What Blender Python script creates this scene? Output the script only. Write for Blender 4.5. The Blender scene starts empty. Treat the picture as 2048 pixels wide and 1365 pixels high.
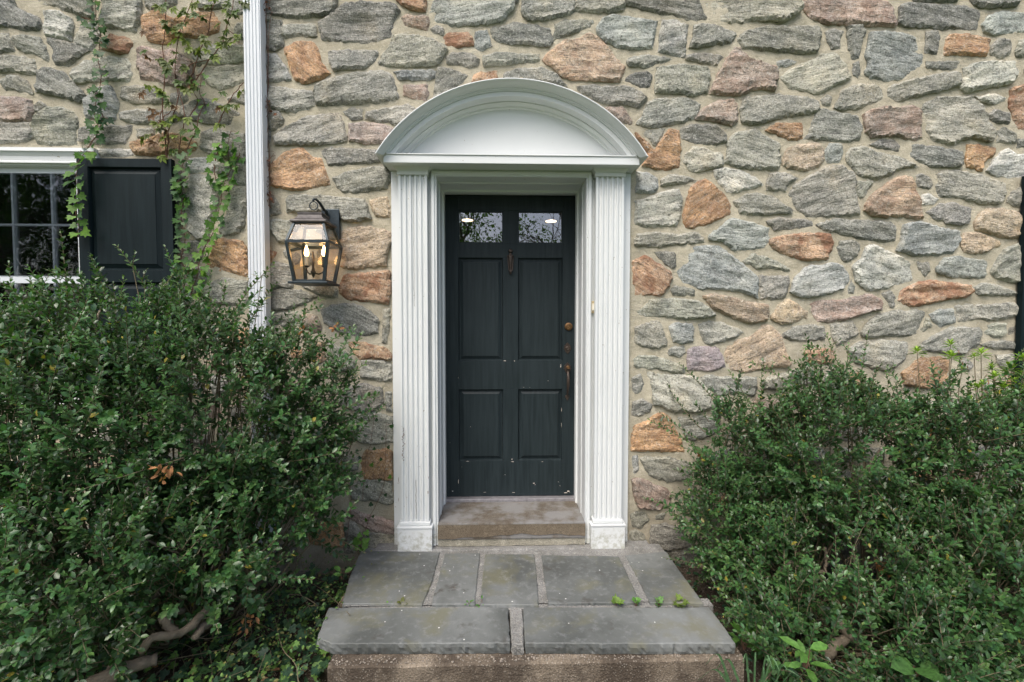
import bpy, bmesh, math, random
import numpy as np
from mathutils import Vector, Matrix, noise
from mathutils.geometry import delaunay_2d_cdt
random.seed(7)
SC = bpy.context.scene
COL = SC.collection
# ------------------------------------------------------------------ camera, light, exposure
CAM = Vector((-0.078, -2.82, 1.372))
FPX = 2048 * 16.0 / 36.0
YAW = math.atan(26 / FPX); PITCH = math.atan(32 / FPX)
cd = bpy.data.cameras.new('camera'); cd.lens = 16.0; cd.sensor_width = 36.0; cd.clip_end = 500; cd.clip_start = 0.05
cam = bpy.data.objects.new('camera', cd); COL.objects.link(cam)
cam.location = CAM; cam.rotation_euler = (math.pi / 2 - PITCH, 0, -YAW)
SC.camera = cam
w = bpy.data.worlds.new('World'); SC.world = w; w.use_nodes = True
wn = w.node_tree; wn.nodes.clear()
sky = wn.nodes.new('ShaderNodeTexSky'); sky.sky_type = 'NISHITA'; sky.sun_disc = False
SUN_EL, SUN_AZ = math.radians(55), math.radians(208)   # azimuth clockwise from +Y: behind the camera, a little to the left
sky.sun_elevation = SUN_EL; sky.sun_rotation = SUN_AZ
sky.air_density = 0.8; sky.dust_density = 4.0; sky.ozone_density = 0.8
bg = wn.nodes.new('ShaderNodeBackground'); bg.inputs[1].default_value = 0.15
wo = wn.nodes.new('ShaderNodeOutputWorld')
wn.links.new(sky.outputs[0], bg.inputs[0]); wn.links.new(bg.outputs[0], wo.inputs[0])
sd = bpy.data.lights.new('sun', 'SUN'); sd.energy = 1.5; sd.angle = math.radians(38); sd.color = (1.0, 0.97, 0.93)
sun = bpy.data.objects.new('sun', sd); COL.objects.link(sun)
sv = Vector((math.sin(SUN_AZ) * math.cos(SUN_EL), math.cos(SUN_AZ) * math.cos(SUN_EL), math.sin(SUN_EL)))
sun.rotation_euler = sv.to_track_quat('Z', 'Y').to_euler()
SC.view_settings.view_transform = 'Standard'; SC.view_settings.look = 'None'
SC.view_settings.gamma = 1.0; SC.view_settings.exposure = 0.86; SC.view_settings.use_curve_mapping = False
SC.cycles.max_bounces = 6; SC.cycles.transparent_max_bounces = 12; SC.cycles.sample_clamp_indirect = 4
SC.cycles.use_denoising = True

# ------------------------------------------------------------------ helpers
_F = Vector((math.sin(YAW) * math.cos(PITCH), math.cos(YAW) * math.cos(PITCH), -math.sin(PITCH)))
_R = Vector((math.cos(YAW), -math.sin(YAW), 0)); _U = _R.cross(_F)
def ray(px, py): return _F + _R * ((px - 1024) / FPX) - _U * ((py - 682.5) / FPX)
def P(px, py, Y):
    "world point seen at photo pixel (px, py) at depth Y"
    d = ray(px, py); t = (Y - CAM.y) / d.y
    return CAM + d * t
def PZ(px, py, z):
    d = ray(px, py); t = (z - CAM.z) / d.z
    return CAM + d * t
def zof(py, Y, px=1020): return P(px, py, Y).z
def xof(px, Y, py=682): return P(px, py, Y).x

def thing(name, label, cat, loc=(0, 0, 0), group=None):
    o = bpy.data.objects.new(name, None); COL.objects.link(o); o.location = loc
    o.empty_display_size = 0.1
    o['label'] = label; o['category'] = cat
    if group: o['group'] = group
    return o
def tag(o, label, cat, group=None):
    o['label'] = label; o['category'] = cat
    if group: o['group'] = group
    return o
def reparent(o, par):
    if par is None: return
    o.parent = par
    # every mesh is built in world coordinates: keep it there
    M = Matrix.Identity(4); q = par
    while q is not None:
        M = Matrix.Translation(q.location) @ M if q.parent is None else (q.matrix_parent_inverse @ q.matrix_basis) @ M
        q = q.parent
    o.matrix_parent_inverse = world(par).inverted()
def world(o):
    m = o.matrix_parent_inverse @ o.matrix_basis if o.parent else o.matrix_basis.copy()
    return world(o.parent) @ m if o.parent else m
def link(name, me, mat, par=None, smooth=False, loc=None, kind=None):
    o = bpy.data.objects.new(name, me); COL.objects.link(o)
    if mat is not None and not me.materials: me.materials.append(mat)
    if smooth: me.polygons.foreach_set('use_smooth', np.ones(len(me.polygons), dtype=bool))
    if loc is not None: o.location = loc
    if par is not None: reparent(o, par)
    if kind: o['kind'] = kind
    return o
class MB:
    def __init__(s): s.v = []; s.f = []
    def add(s, vs, fs):
        n = len(s.v); s.v += [tuple(v) for v in vs]; s.f += [tuple(i + n for i in f) for f in fs]
        return s
    def box(s, x0, x1, y0, y1, z0, z1, bev=0.0):
        if bev <= 0:
            vs = [(x, y, z) for x in (x0, x1) for y in (y0, y1) for z in (z0, z1)]
            s.add(vs, [(0, 1, 3, 2), (4, 6, 7, 5), (0, 4, 5, 1), (2, 3, 7, 6), (0, 2, 6, 4), (1, 5, 7, 3)])
        else:
            bm = bmesh.new(); bmesh.ops.create_cube(bm, size=1)
            for v in bm.verts: v.co = Vector(((x0 + x1) / 2 + v.co.x * (x1 - x0), (y0 + y1) / 2 + v.co.y * (y1 - y0), (z0 + z1) / 2 + v.co.z * (z1 - z0)))
            bmesh.ops.bevel(bm, geom=list(bm.edges), offset=bev, segments=2, affect='EDGES', profile=0.6)
            bm.verts.index_update()
            s.add([v.co for v in bm.verts], [[v.index for v in f.verts] for f in bm.faces]); bm.free()
        return s
    def prism(s, prof, axis, a, b, close=True):
        "profile (list of 2D) extruded along axis from a to b; a, b may be lists (mitre)"
        n = len(prof); aa = a if hasattr(a, '__len__') else [a] * n; bb = b if hasattr(b, '__len__') else [b] * n
        def mk(p, t):
            if axis == 'z': return (p[0], p[1], t)
            if axis == 'x': return (t, p[0], p[1])
            return (p[0], t, p[1])
        vs = [mk(p, t) for p, t in zip(prof, aa)] + [mk(p, t) for p, t in zip(prof, bb)]
        fs = [(i, (i + 1) % n, n + (i + 1) % n, n + i) for i in range(n if close else n - 1)]
        if close: fs += [tuple(range(n - 1, -1, -1)), tuple(range(n, 2 * n))]
        return s.add(vs, fs)
    def tube(s, pts, rad, seg=8, caps=True):
        pts = [Vector(p) for p in pts]; n = len(pts)
        rr = rad if hasattr(rad, '__len__') else [rad] * n
        vs = []; fs = []; up = Vector((0.3, 0.2, 1)).normalized(); prev = None
        for i, p in enumerate(pts):
            t = (pts[min(i + 1, n - 1)] - pts[max(i - 1, 0)]).normalized()
            a = prev if prev is not None else (up.cross(t) if abs(up.dot(t)) < 0.95 else Vector((1, 0, 0)).cross(t))
            a = (a - t * a.dot(t)).normalized(); prev = a; b = t.cross(a)
            for k in range(seg):
                an = 2 * math.pi * k / seg; vs.append(p + (a * math.cos(an) + b * math.sin(an)) * rr[i])
        for i in range(n - 1):
            for k in range(seg):
                k2 = (k + 1) % seg; fs.append((i * seg + k, i * seg + k2, (i + 1) * seg + k2, (i + 1) * seg + k))
        if caps: fs += [tuple(range(seg - 1, -1, -1)), tuple(range((n - 1) * seg, n * seg))]
        return s.add(vs, fs)
    def lathe(s, prof, c, axis='z', seg=16, sx=1, sy=1):
        "prof: (r, h) pairs; axis z or y (towards -Y is positive h)"
        vs = []; fs = []; n = len(prof); c = Vector(c)
        for r, h in prof:
            for k in range(seg):
                an = 2 * math.pi * k / seg
                q = (r * math.cos(an) * sx, r * math.sin(an) * sy, h) if axis == 'z' else (r * math.cos(an) * sx, -h, r * math.sin(an) * sy)
                vs.append(c + Vector(q))
        for i in range(n - 1):
            for k in range(seg):
                k2 = (k + 1) % seg; fs.append((i * seg + k, i * seg + k2, (i + 1) * seg + k2, (i + 1) * seg + k))
        fs += [tuple(range(seg - 1, -1, -1)), tuple(range((n - 1) * seg, n * seg))]
        return s.add(vs, fs)
    def bar(s, p0, p1, wx, wy=None):
        "square bar between two points"
        p0, p1 = Vector(p0), Vector(p1); wy = wy or wx; t = (p1 - p0).normalized()
        a = Vector((0, 1, 0)).cross(t)
        if a.length < 0.1: a = Vector((1, 0, 0))
        a.normalize(); b = t.cross(a)
        vs = [p + a * i * wx / 2 + b * j * wy / 2 for p in (p0, p1) for i, j in ((-1, -1), (1, -1), (1, 1), (-1, 1))]
        return s.add(vs, [(0, 1, 5, 4), (1, 2, 6, 5), (2, 3, 7, 6), (3, 0, 4, 7), (3, 2, 1, 0), (4, 5, 6, 7)])
    def mesh(s, name):
        me = bpy.data.meshes.new(name); me.from_pydata(s.v, [], s.f)
        bm = bmesh.new(); bm.from_mesh(me); bmesh.ops.recalc_face_normals(bm, faces=bm.faces); bm.to_mesh(me); bm.free()
        return me
    def build(s, name, mat, par=None, smooth=False, kind=None, label=None):
        o = link(name, s.mesh(name), mat, par, smooth, kind=kind)
        if label: o['label'] = label
        return o
def smooth_by_angle(o, deg=35):
    me = o.data; bm = bmesh.new(); bm.from_mesh(me)
    for f in bm.faces: f.smooth = True
    for e in bm.edges:
        if len(e.link_faces) == 2 and e.calc_face_angle(0) > math.radians(deg): e.smooth = False
    bm.to_mesh(me); bm.free(); return o

# ------------------------------------------------------------------ materials
class NT:
    def __init__(s, name):
        s.m = bpy.data.materials.new(name); s.m.use_nodes = True; s.t = s.m.node_tree
        s.b = s.t.nodes['Principled BSDF']; s.out = s.t.nodes['Material Output']
    def n(s, typ, **kw):
        nd = s.t.nodes.new(typ)
        for k, v in kw.items():
            if k[0] == '_': setattr(nd, k[1:], v)
            else: nd.inputs[k.replace('_', ' ')].default_value = v
        return nd
    def l(s, a, b): s.t.links.new(a, b)
    def coord(s, which='Object', scale=(1, 1, 1), loc=None):
        tc = s.n('ShaderNodeTexCoord'); mp = s.n('ShaderNodeMapping'); mp.inputs['Scale'].default_value = scale
        s.l(tc.outputs[which], mp.inputs[0])
        if loc is not None: s.l(loc, mp.inputs['Location'])
        return mp.outputs[0]
    def pos(s, scale=(1, 1, 1)):
        g = s.n('ShaderNodeNewGeometry'); mp = s.n('ShaderNodeMapping'); mp.inputs['Scale'].default_value = scale
        s.l(g.outputs['Position'], mp.inputs[0]); return mp.outputs[0]
    def noise(s, vec, scale, detail=4, rough=0.55, dist=0.0):
        nd = s.n('ShaderNodeTexNoise', Scale=scale, Detail=detail, Roughness=rough, Distortion=dist); s.l(vec, nd.inputs['Vector']); return nd.outputs['Fac']
    def ramp(s, fac, stops, interp='LINEAR'):
        r = s.n('ShaderNodeValToRGB'); r.color_ramp.interpolation = interp; e = r.color_ramp.elements
        while len(e) < len(stops): e.new(0.5)
        for el, (p, c) in zip(e, stops):
            el.position = p; el.color = (c, c, c, 1) if not hasattr(c, '__len__') else (*c, 1)
        s.l(fac, r.inputs[0]); return r.outputs[0]
    def mix(s, fac, a, b, mode='MIX'):
        m = s.n('ShaderNodeMix', _data_type='RGBA', _blend_type=mode)
        for sock, v in ((m.inputs[0], fac), (m.inputs[6], a), (m.inputs[7], b)):
            if hasattr(v, 'links'): s.l(v, sock)
            elif hasattr(v, '__len__'): sock.default_value = (*v, 1) if len(v) == 3 else v
            else: sock.default_value = v if sock.type == 'VALUE' else (v, v, v, 1)
        return m.outputs[2]
    def math(s, op, a, b=0.0):
        m = s.n('ShaderNodeMath', _operation=op)
        for sock, v in ((m.inputs[0], a), (m.inputs[1], b)):
            if hasattr(v, 'links'): s.l(v, sock)
            else: sock.default_value = v
        return m.outputs[0]
    def bump(s, h, strength=0.5, dist=0.01, prev=None):
        b = s.n('ShaderNodeBump', Strength=strength, Distance=dist); s.l(h, b.inputs['Height'])
        if prev is not None: s.l(prev, b.inputs['Normal'])
        return b.outputs[0]
    def fin(s, color=None, rough=0.6, normal=None, spec=0.4, metal=0.0):
        if color is not None:
            if hasattr(color, 'links'): s.l(color, s.b.inputs['Base Color'])
            else: s.b.inputs['Base Color'].default_value = (*color, 1)
        if hasattr(rough, 'links'): s.l(rough, s.b.inputs['Roughness'])
        else: s.b.inputs['Roughness'].default_value = rough
        if normal is not None: s.l(normal, s.b.inputs['Normal'])
        s.b.inputs['Specular IOR Level'].default_value = spec; s.b.inputs['Metallic'].default_value = metal
        return s.m

def mat_stone():
    t = NT('fieldstone'); oi = t.n('ShaderNodeObjectInfo')
    off = t.n('ShaderNodeVectorMath', _operation='SCALE'); t.l(oi.outputs['Random'], off.inputs['Scale']); off.inputs[0].default_value = (37, 11, 53)
    st = t.coord('Object', (1, 1.6, 5.5), off.outputs[0]); iso = t.coord('Object', (1, 1, 1), off.outputs[0])
    vm = t.n('ShaderNodeMix', _data_type='VECTOR'); t.l(t.ramp(oi.outputs['Random'], [(0.35, 0.0), (0.9, 0.8)]), vm.inputs[0]); t.l(st, vm.inputs[4]); t.l(t.coord('Object', (1.7, 1.7, 1.9), off.outputs[0]), vm.inputs[5]); st = vm.outputs[1]
    n1 = t.noise(st, 9, 7, 0.68, 0.4)            # bedding
    n2 = t.noise(iso, 7, 4, 0.6)                 # broad patches
    n3 = t.noise(iso, 120, 4, 0.8)               # mineral grains
    n5 = t.noise(iso, 48, 3, 0.7)
    n4 = t.noise(st, 38, 4, 0.7, 0.3)
    base = oi.outputs['Color']
    c = t.mix(t.ramp(n2, [(0.32, 0.0), (0.7, 1.0)]), t.mix(1.0, base, (0.62, 0.64, 0.63), 'MULTIPLY'), t.mix(1.0, base, (1.34, 1.3, 1.22), 'MULTIPLY'))
    warm = t.noise(iso, 4.3, 3, 0.5)
    c = t.mix(t.ramp(warm, [(0.55, 0.0), (0.75, 0.35)]), c, t.mix(1.0, c, (1.35, 1.12, 0.8), 'MULTIPLY'))
    c = t.mix(t.ramp(n1, [(0.34, 0.55), (0.43, 0.0)]), c, (0.07, 0.07, 0.065))
    c = t.mix(t.ramp(n4, [(0.33, 0.75), (0.43, 0.0)]), c, (0.05, 0.05, 0.045))
    c = t.mix(t.ramp(n5, [(0.34, 0.6), (0.46, 0.0)]), c, (0.09, 0.09, 0.08))
    c = t.mix(t.ramp(n5, [(0.56, 0.0), (0.68, 0.45)]), c, (0.56, 0.55, 0.5))
    c = t.mix(t.ramp(n1, [(0.6, 0.0), (0.72, 0.42)]), c, (0.52, 0.5, 0.45))
    c = t.mix(t.ramp(n3, [(0.34, 0.8), (0.47, 0.0), (0.62, 0.0)]), c, (0.06, 0.058, 0.052))
    c = t.mix(t.ramp(n3, [(0.55, 0.0), (0.66, 0.6)]), c, (0.66, 0.65, 0.6))
    # rust staining driven by the alpha of the stone's own colour
    rn = t.noise(iso, 11, 5, 0.65, 0.6)
    ramp = t.ramp(rn, [(0.46, 0.0), (0.6, 1.0)])
    c = t.mix(t.math('MULTIPLY', ramp, oi.outputs['Alpha']), c, t.mix(t.noise(iso, 45, 3), (0.12, 0.06, 0.045), (0.36, 0.185, 0.10)))
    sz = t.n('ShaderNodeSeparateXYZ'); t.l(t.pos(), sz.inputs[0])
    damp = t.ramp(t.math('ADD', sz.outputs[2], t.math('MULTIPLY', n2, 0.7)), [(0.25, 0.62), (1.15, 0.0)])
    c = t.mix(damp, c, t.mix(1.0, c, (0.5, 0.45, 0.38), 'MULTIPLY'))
    h = t.math('ADD', t.math('MULTIPLY', n1, 1.0), t.math('ADD', t.math('MULTIPLY', n4, 0.45), t.math('MULTIPLY', n3, 0.16)))
    h = t.math('ADD', h, t.math('MULTIPLY', n5, 0.3))
    nr = t.bump(h, 0.9, 0.018)
    return t.fin(c, 0.82, nr, 0.25)
def mat_mortar():
    t = NT('mortar'); p = t.pos()
    n1 = t.noise(p, 6, 6, 0.7); n2 = t.noise(p, 220, 4, 0.8); n3 = t.noise(p, 60, 4, 0.7)
    c = t.mix(t.ramp(n1, [(0.35, 0.0), (0.62, 1.0)]), (0.42, 0.38, 0.28), (0.56, 0.515, 0.395))
    c = t.mix(t.ramp(n2, [(0.34, 0.7), (0.5, 0.0)]), c, (0.27, 0.24, 0.18))
    c = t.mix(t.ramp(n3, [(0.55, 0.0), (0.75, 0.5)]), c, (0.66, 0.62, 0.52))
    # damp, algae and dirt climb up from the soil
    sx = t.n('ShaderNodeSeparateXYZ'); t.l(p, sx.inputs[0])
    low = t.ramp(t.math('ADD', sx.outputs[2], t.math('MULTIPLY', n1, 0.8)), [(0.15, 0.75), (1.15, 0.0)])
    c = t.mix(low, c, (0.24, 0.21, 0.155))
    nr = t.bump(t.math('ADD', n3, t.math('MULTIPLY', n2, 0.7)), 1.0, 0.009)
    return t.fin(c, 0.93, nr, 0.15)
def mat_white(name='white_paint', base=(0.64, 0.662, 0.655), dirty=0.05):
    t = NT(name); p = t.pos(); n1 = t.noise(p, 2.5, 3); st = t.pos((1, 1, 0.12)); ns = t.noise(st, 60, 3, 0.6)
    n3 = t.noise(p, 35, 6, 0.75)
    c = t.mix(t.ramp(n1, [(0.3, 0.0), (0.7, 1.0)]), base, tuple(b * 0.94 for b in base))
    c = t.mix(t.ramp(ns, [(0.60, 0.0), (0.75, dirty)]), c, (0.5, 0.5, 0.45))
    sx = t.n('ShaderNodeSeparateXYZ'); t.l(p, sx.inputs[0])
    low = t.ramp(t.math('ADD', sx.outputs[2], t.math('MULTIPLY', n3, -0.16)), [(0.0, 1.0), (0.05, 0.0)])
    low = t.math('MULTIPLY', low, t.ramp(n3, [(0.42, 0.0), (0.62, 0.75)]))
    c = t.mix(low, c, (0.32, 0.32, 0.25))
    chip = t.ramp(t.noise(p, 48, 2, 0.5), [(0.735, 0.0), (0.75, 0.8)])
    c = t.mix(chip, c, (0.3, 0.27, 0.22))
    nr = t.bump(t.math('ADD', t.math('MULTIPLY', ns, 0.3), n3), 0.10, 0.002)
    return t.fin(c, 0.42, nr, 0.4)
def mat_dark_paint(name, base, chips=0.0, rough=0.38):
    t = NT(name); p = t.pos(); st = t.pos((1, 1, 0.06)); n1 = t.noise(st, 55, 4, 0.6); n2 = t.noise(p, 3, 3)
    c = t.mix(t.ramp(n1, [(0.35, 0.0), (0.65, 1.0)]), base, tuple(b * 1.5 + 0.003 for b in base))
    c = t.mix(t.ramp(n2, [(0.35, 0.0), (0.7, 0.5)]), c, tuple(b * 1.5 for b in base))
    if chips:
        sx = t.n('ShaderNodeSeparateXYZ'); t.l(p, sx.inputs[0])
        q = t.pos((0.45, 1, 1.2)); nn = t.noise(q, 42, 3, 0.6)
        bias = t.ramp(sx.outputs[2], [(0.15, 0.055), (0.9, 0.0)])
        k = t.ramp(t.math('ADD', nn, bias), [(0.785, 0.0), (0.80, 1.0)])
        c = t.mix(k, c, (0.45, 0.43, 0.4))
    nr = t.bump(n1, 0.22, 0.002)
    return t.fin(c, t.ramp(n2, [(0.3, rough + .06), (0.7, rough + 0.25)]), nr, 0.15)
def mat_bluestone():
    t = NT('bluestone'); oi = t.n('ShaderNodeObjectInfo'); p = t.pos()
    off = t.n('ShaderNodeVectorMath', _operation='SCALE'); t.l(oi.outputs['Random'], off.inputs['Scale']); off.inputs[0].default_value = (31, 17, 7)
    iso = t.coord('Object', (1, 1, 1), off.outputs[0])
    n1 = t.noise(iso, 2.2, 6, 0.6, 0.3); n2 = t.noise(iso, 4.5, 5, 0.6, 0.3); n3 = t.noise(iso, 220, 2, 0.6); n4 = t.noise(iso, 26, 5, 0.7)
    c = t.mix(t.ramp(n1, [(0.35, 0.0), (0.65, 1.0)]), (0.076, 0.082, 0.077), (0.165, 0.175, 0.168))
    c = t.mix(t.ramp(n2, [(0.52, 0.0), (0.66, 0.6)]), c, (0.135, 0.13, 0.075))
    c = t.mix(t.ramp(n2, [(0.33, 0.75), (0.4, 0.0)]), c, (0.055, 0.05, 0.042))
    c = t.mix(t.ramp(n4, [(0.52, 0.0), (0.75, 0.5)]), c, (0.25, 0.26, 0.26))
    v = t.n('ShaderNodeTexVoronoi', Scale=24.0); t.l(iso, v.inputs['Vector'])
    sp = t.math('MULTIPLY', t.ramp(v.outputs['Distance'], [(0.075, 1.0), (0.1, 0.0)]), t.ramp(v.outputs['Color'], [(0.72, 0.0), (0.74, 1.0)]))
    c = t.mix(sp, c, (0.6, 0.6, 0.58))
    nr = t.bump(t.math('ADD', n4, t.math('MULTIPLY', n3, 0.3)), 0.35, 0.005)
    return t.fin(c, t.ramp(n1, [(0.3, 0.55), (0.7, 0.7)]), nr, 0.4)
def mat_concrete(name, c1, c2, pebbly=0.0, stain=None):
    t = NT(name); p = t.pos(); n1 = t.noise(p, 5, 5, 0.65, 0.5); n2 = t.noise(p, 160, 3, 0.7); n3 = t.noise(p, 26, 5, 0.7)
    c = t.mix(t.ramp(n1, [(0.32, 0.0), (0.68, 1.0)]), c1, c2)
    c = t.mix(t.ramp(n3, [(0.52, 0.0), (0.72, 0.6)]), c, tuple(x * 1.5 for x in c2))
    c = t.mix(t.ramp(n2, [(0.36, 0.6), (0.5, 0.0)]), c, tuple(x * 0.35 for x in c1))
    if stain:
        c = t.mix(t.ramp(t.noise(t.pos((1, 1, 0.5)), 7, 4, 0.6), [(0.42, 0.0), (0.6, 0.8)]), c, stain)
    h = t.math('ADD', t.math('MULTIPLY', n2, 0.5 + pebbly), n3)
    if pebbly:
        v = t.n('ShaderNodeTexVoronoi', Scale=110.0); t.l(p, v.inputs['Vector'])
        c = t.mix(t.math('MULTIPLY', t.ramp(v.outputs['Distance'], [(0.25, 1.0), (0.4, 0.0)]), t.ramp(v.outputs['Color'], [(0.5, 0.0), (0.8, 0.5)])), c, (0.4, 0.36, 0.3))
        h = t.math('SUBTRACT', h, v.outputs['Distance'])
    return t.fin(c, 0.85, t.bump(h, 0.6, 0.006), 0.25)
def mat_leaf(name, rough=0.33, trans=0.25, spec=0.5):
    t = NT(name); a = t.n('ShaderNodeAttribute', _attribute_name='col')
    p = t.pos(); n1 = t.noise(p, 90, 2)
    c = t.mix(t.ramp(n1, [(0.35, 0.0), (0.65, 1.0)]), t.mix(1.0, a.outputs['Color'], 0.75, 'MULTIPLY'), t.mix(1.0, a.outputs['Color'], 1.2, 'MULTIPLY'))
    t.fin(c, rough, None, spec)
    tr = t.n('ShaderNodeBsdfTranslucent'); t.l(t.mix(1.0, c, (1.3, 1.6, 0.6), 'MULTIPLY'), tr.inputs[0])
    ms = t.n('ShaderNodeMixShader'); ms.inputs[0].default_value = trans
    t.l(t.b.outputs[0], ms.inputs[1]); t.l(tr.outputs[0], ms.inputs[2]); t.l(ms.outputs[0], t.out.inputs[0])
    return t.m
def mat_bark(name, c1, c2):
    t = NT(name); p = t.pos(); n = t.noise(p, 45, 5, 0.7, 0.6)
    return t.fin(t.mix(n, c1, c2), 0.9, t.bump(n, 0.8, 0.008), 0.2)
def mat_simple(name, c, rough=0.5, metal=0.0, spec=0.4, var=0.25, sc=30):
    t = NT(name); p = t.pos(); n = t.noise(p, sc, 4, 0.65)
    lo = tuple(x * (1 - var) for x in c); hi = tuple(min(1, x * (1 + var)) for x in c)
    return t.fin(t.mix(t.ramp(n, [(0.3, 0.0), (0.7, 1.0)]), lo, hi), rough, t.bump(n, 0.2, 0.002), spec, metal)
def mat_glass(name, ior=1.9, tint=(0.85, 0.87, 0.86), wavy=0.0, rough=0.0):
    t = NT(name); t.t.nodes.remove(t.b)
    tr = t.n('ShaderNodeBsdfTransparent'); tr.inputs[0].default_value = (*tint, 1)
    gl = t.n('ShaderNodeBsdfGlossy'); gl.inputs['Roughness'].default_value = rough; gl.inputs[0].default_value = (1, 1, 1, 1)
    fr = t.n('ShaderNodeFresnel'); fr.inputs[0].default_value = ior
    if wavy:
        b = t.bump(t.noise(t.pos(), 9, 1), wavy, 0.01); t.l(b, gl.inputs['Normal'])
    ms = t.n('ShaderNodeMixShader'); t.l(fr.outputs[0], ms.inputs[0]); t.l(tr.outputs[0], ms.inputs[1]); t.l(gl.outputs[0], ms.inputs[2])
    t.l(ms.outputs[0], t.out.inputs[0]); return t.m
def mat_emit(name, c, s):
    t = NT(name); t.b.inputs['Base Color'].default_value = (*c, 1)
    t.b.inputs['Emission Color'].default_value = (*c, 1); t.b.inputs['Emission Strength'].default_value = s
    return t.m
M_STONE = mat_stone(); M_MORTAR = mat_mortar(); M_WHITE = mat_white(); M_WHITE2 = mat_white('white_vinyl', (0.60, 0.63, 0.65), 0.12)
M_DOOR = mat_dark_paint('door_paint', (0.0125, 0.0185, 0.0205), 1.0, 0.3)
M_SHUT = mat_dark_paint('shutter_paint', (0.003, 0.0078, 0.0092), 0.0, 0.34)
M_BLUE = mat_bluestone()
M_TREAD = mat_concrete('brownstone_tread', (0.10, 0.082, 0.06), (0.15, 0.13, 0.105), 0.0, (0.21, 0.21, 0.205))
M_RISER = mat_concrete('brownstone_riser', (0.115, 0.09, 0.062), (0.17, 0.14, 0.10))
M_PEB = mat_concrete('pebbly_cement', (0.23, 0.215, 0.165), (0.34, 0.32, 0.255), 0.3)
M_JOINT = mat_concrete('joint_mortar', (0.15, 0.148, 0.135), (0.25, 0.248, 0.235), 0.05)
M_BASE = mat_concrete('stained_concrete', (0.13, 0.103, 0.074), (0.225, 0.188, 0.142), 0.12, (0.045, 0.034, 0.025))
M_LEAF = mat_leaf('holly_leaf'); M_IVY = mat_leaf('ivy_leaf', 0.5, 0.3, 0.3); M_TREE = mat_leaf('tree_leaf', 0.6, 0.3, 0.2)
M_TWIG = mat_bark('twig_bark', (0.10, 0.085, 0.05), (0.24, 0.2, 0.13)); M_BARK = mat_bark('shrub_bark', (0.085, 0.068, 0.048), (0.25, 0.21, 0.155))
M_STEM = mat_bark('vine_stem', (0.10, 0.05, 0.035), (0.2, 0.11, 0.075))
M_BRONZE = mat_simple('aged_bronze', (0.05, 0.036, 0.028), 0.45, 0.4, 0.5, 0.4, 80)
M_BRASS = mat_simple('dull_brass', (0.16, 0.09, 0.04), 0.42, 0.7, 0.5, 0.4, 90)
M_BELL = mat_simple('ivory_brass', (0.5, 0.42, 0.26), 0.4, 0.2)
M_IRON = mat_simple('verdigris_iron', (0.025, 0.036, 0.042), 0.4, 0.5, 0.5, 0.4, 60)
M_COPPER = mat_simple('weathered_copper', (0.06, 0.053, 0.05), 0.5, 0.3, 0.5, 0.5, 45)
M_IVORY = mat_simple('candle_sleeve', (0.6, 0.57, 0.48), 0.5)
M_ALU = mat_simple('threshold_metal', (0.3, 0.29, 0.3), 0.45, 0.5)
M_GLASS = mat_glass('door_glass', 2.1, (0.8, 0.8, 0.8), 0.03); M_WGLASS = mat_glass('window_glass', 1.62, (0.55, 0.56, 0.55), 0.1); M_STORM = mat_glass('storm_screen', 1.3, (0.72, 0.74, 0.76), 0.1, 0.02)
M_LGLASS = mat_glass('lantern_glass', 1.45, (0.95, 0.93, 0.9), 0.15)
M_BULB = mat_emit('flame_bulb', (1.0, 0.55, 0.2), 17.0); M_CEIL = mat_emit('ceiling_lamp', (1.0, 0.75, 0.5), 2.6)
M_ROOM = mat_simple('dim_room', (0.035, 0.03, 0.024), 0.8)
M_DRY = mat_leaf('dry_leaf', 0.7, 0.2, 0.2)
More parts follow.
